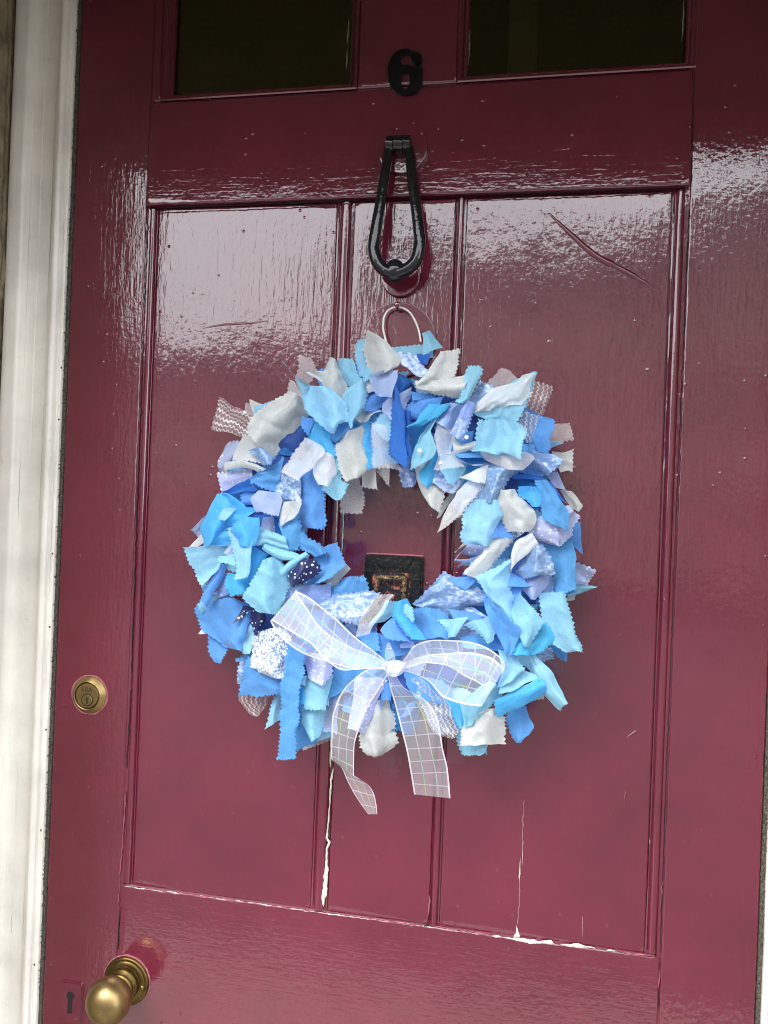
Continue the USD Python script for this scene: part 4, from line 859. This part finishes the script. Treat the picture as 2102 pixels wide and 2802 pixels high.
('C7','netb',57,[(1060,1160,1130,1110),(1180,1360,1400,1340),(1270,1600,1530,1620),(1330,1680,1460,1690)],'t'),
('C8','aqua',64,[(60,1120,260,1140),(150,1300,290,1300),(190,1400,270,1390)],'lt',6),
('C8','sky',72,[(520,950,660,1040),(270,1130,590,1130),(300,1370,380,1360)],'rt',3),
('C8','ivory',66,[(500,1210,590,1190),(270,1400,660,1330),(260,1565,670,1555)],'lr',3),
('C8','sky',54,[(200,1400,300,1480),(220,1540,480,1560),(250,1690,400,1700)],'lt',-4,3),
('C8','sky',52,[(460,1530,490,1540),(490,1670,505,1675)],''),
('C8','aqua',70,[(590,1120,620,1280),(820,1000,870,1170),(1050,890,1100,1040)],'b',4),
('C8','sky',66,[(760,620,1000,640),(900,800,1170,850),(1060,1000,1290,1040),(1240,1190,1325,1110)],'t',6,3),
('C8','sky',74,[(620,610,760,640),(660,850,870,810),(620,970,680,950)],'r',4),
('C8','sky',68,[(690,850,880,810),(660,1040,1060,880)],''),
('C8','ivory',50,[(900,1060,1060,1010),(930,1120,1080,1100)],'t'),
('C8','corn',48,[(760,1220,890,1180),(700,1330,970,1390),(790,1540,830,1550)],'lt',4),
('C8','corn',44,[(1130,500,1200,500),(1160,590,1310,580),(1260,690,1310,705)],'lt'),
('C8','velv',42,[(1000,620,1160,580),(1070,720,1190,690)],'rt'),
('C8','corn',62,[(230,470,400,420),(280,560,640,600)],'b'),
('C8','corn',64,[(560,470,620,440),(540,560,750,610)],''),
('C8','sky',76,[(280,350,530,260),(440,450,575,390),(500,525,545,490)],'lrt',5),
('C7','corn',66,[(480,640,690,590),(560,760,720,790)],'r'),
('C7','lav',66,[(930,720,1060,690),(940,760,1080,755)],''),
('C7','corn',60,[(700,640,1100,640),(740,900,1100,800)],''),
('C7','corn',58,[(1000,1050,1400,1100),(1100,1300,1500,1350)],''),
]
for s_ in SCR: sc(*s_)
# loose fray threads and tiny pearls caught between the scraps
for (x, y, d) in ((1140+455/3.318, 950+818/3.318, 84), (1140+30/3.318, 950+940/3.318, 76), (540+632/4.879, 900+1118/4.879, 38), (1140+222/3.318, 950+1052/3.318, 76)):
    b = trimesh.creation.icosphere(2, .0021); b.apply_translation(P(x, y, d*.001)); obj('pearl', b, 'white_wire', WR, True, label='tiny white pearl bead')
# bow of checked organza ribbon
def ribbon(name, rows, deps, parent, m='organza', smooth=True):
    ox, oy, k = CROP['C7']
    R = np.array([(ox+a/k, oy+b/k, ox+c/k, oy+e/k) for a, b, c, e in rows]); C = (R[:, :2]+R[:, 2:])/2
    s = np.r_[0, np.cumsum(np.maximum(np.linalg.norm(np.diff(C, axis=0), axis=1), 8.0))]; n = int(s[-1]/7)+8; u = np.linspace(0, s[-1], n)
    f = PchipInterpolator(s, R, axis=0)(u); dd = PchipInterpolator(s, np.array(deps, float))(u); nt = 16; t = np.linspace(0, 1, nt+1)
    gx = f[:, None, 0]*(1-t)+f[:, None, 2]*t; gy = f[:, None, 1]*(1-t)+f[:, None, 3]*t
    h = dd[:, None]+1.2*np.sin(u[:, None]/38+t*3)+.8*np.sin(t*6.28+u[:, None]/60)
    V = P(gx, gy, h*.001).reshape(-1, 3); idx = np.arange(n*(nt+1)).reshape(n, nt+1)
    F = np.stack([idx[:-1, :-1], idx[:-1, 1:], idx[1:, 1:], idx[1:, :-1]], -1).reshape(-1, 4)
    Vg = V.reshape(n, nt+1, 3); lm = np.r_[0, np.cumsum(np.linalg.norm(np.diff(Vg[:, nt//2], axis=0), axis=1))]
    uv = np.stack([np.broadcast_to(t, (n, nt+1)), np.broadcast_to((lm/.040)[:, None], (n, nt+1))], -1).reshape(-1, 2)
    obj(name, trimesh.Trimesh(*meshkit.arrays((V, F))[:2], process=False), m, parent, smooth=smooth, uv=uv)
kc = P(860+868/3.95, 1580+968/3.95, .108)
def knot():
    s = trimesh.creation.icosphere(4, 1.0); v = s.vertices.copy()
    w = 1+.10*np.sin(v[:, 0]*9+v[:, 2]*6)+.12*(meshkit.fbm(v*2.2+5, 3, 2)-.5)
    v *= w[:, None]; s.vertices = v*[.0075, .0045, .0050]+kc-[0, -.004, 0]
    a = math.radians(-8); return s
bw = obj('bow', knot(), 'organza_knot', WR, True, label='white checked organza ribbon bow')
ribbon('ribbon_loop', [(790, 915, 780, 985), (650, 800, 560, 990), (440, 640, 330, 1005), (210, 420, 120, 890), (79, 318, -31, 723), (-80, 200, -250, 590), (-190, 148, -466, 466),
                       (-201, 142, -474, 471), (-150, 230, -410, 590), (-108, 290, -349, 657), (79, 548, -141, 811), (395, 756, 200, 930), (600, 830, 480, 990), (790, 935, 760, 990)],
       [106, 104, 102, 102, 101, 99, 96, 93, 91, 90, 90, 92, 96, 102], bw)
ribbon('ribbon_loop', [(940, 930, 940, 985), (1000, 850, 1080, 960), (1080, 740, 1180, 925), (1300, 675, 1400, 945), (1600, 685, 1640, 1075), (1790, 725, 1770, 1140), (2010, 860, 1840, 1200), (2062, 935, 1850, 1290),
                       (2060, 990, 1804, 1394), (1900, 860, 1659, 1378), (1650, 810, 1400, 1300), (1300, 830, 1220, 1110), (960, 930, 940, 1010)],
       [106, 108, 112, 114, 112, 109, 105, 101, 97, 93, 91, 92, 102], bw)
ribbon('ribbon_tail', [(760, 975, 810, 1040), (600, 990, 770, 1090), (440, 1090, 700, 1210), (320, 1210, 610, 1350), (240, 1360, 555, 1450), (192, 1550, 470, 1680), (185, 1800, 432, 1850), (183, 1910, 430, 2010), (190, 1965, 428, 2142),
                       (294, 2055, 500, 2185), (350, 2180, 600, 2260), (410, 2300, 655, 2370), (585, 2560, 680, 2560)], [104, 102, 98, 94, 90, 84, 78, 74, 70, 66, 62, 58, 52], bw)
ribbon('ribbon_tail', [(790, 1020, 880, 1030), (820, 1180, 960, 1180), (860, 1330, 1190, 1318), (900, 1480, 1290, 1430), (940, 1640, 1352, 1600), (1000, 1880, 1394, 1860), (1036, 2076, 1440, 2050), (1060, 2220, 1462, 2250), (1080, 2345, 1472, 2388)],
       [102, 98, 92, 86, 80, 70, 62, 56, 52], bw)
ribbon('ribbon_knot', [(725, 945, 745, 985), (790, 905, 800, 1045), (850, 900, 870, 1075), (920, 905, 935, 1050), (1000, 925, 990, 985)], [100, 111, 115, 112, 101], bw, 'organza_knot')
ribbon('ribbon_knot', [(775, 1065, 850, 1085), (785, 990, 890, 1055), (840, 930, 940, 1000), (905, 890, 985, 930)], [103, 116, 118, 105], bw, 'organza_knot')
ribbon('ribbon_end', [(795, 920, 880, 920), (768, 830, 862, 820), (775, 770, 840, 770), (795, 700, 812, 705)], [100, 104, 106, 104], bw)
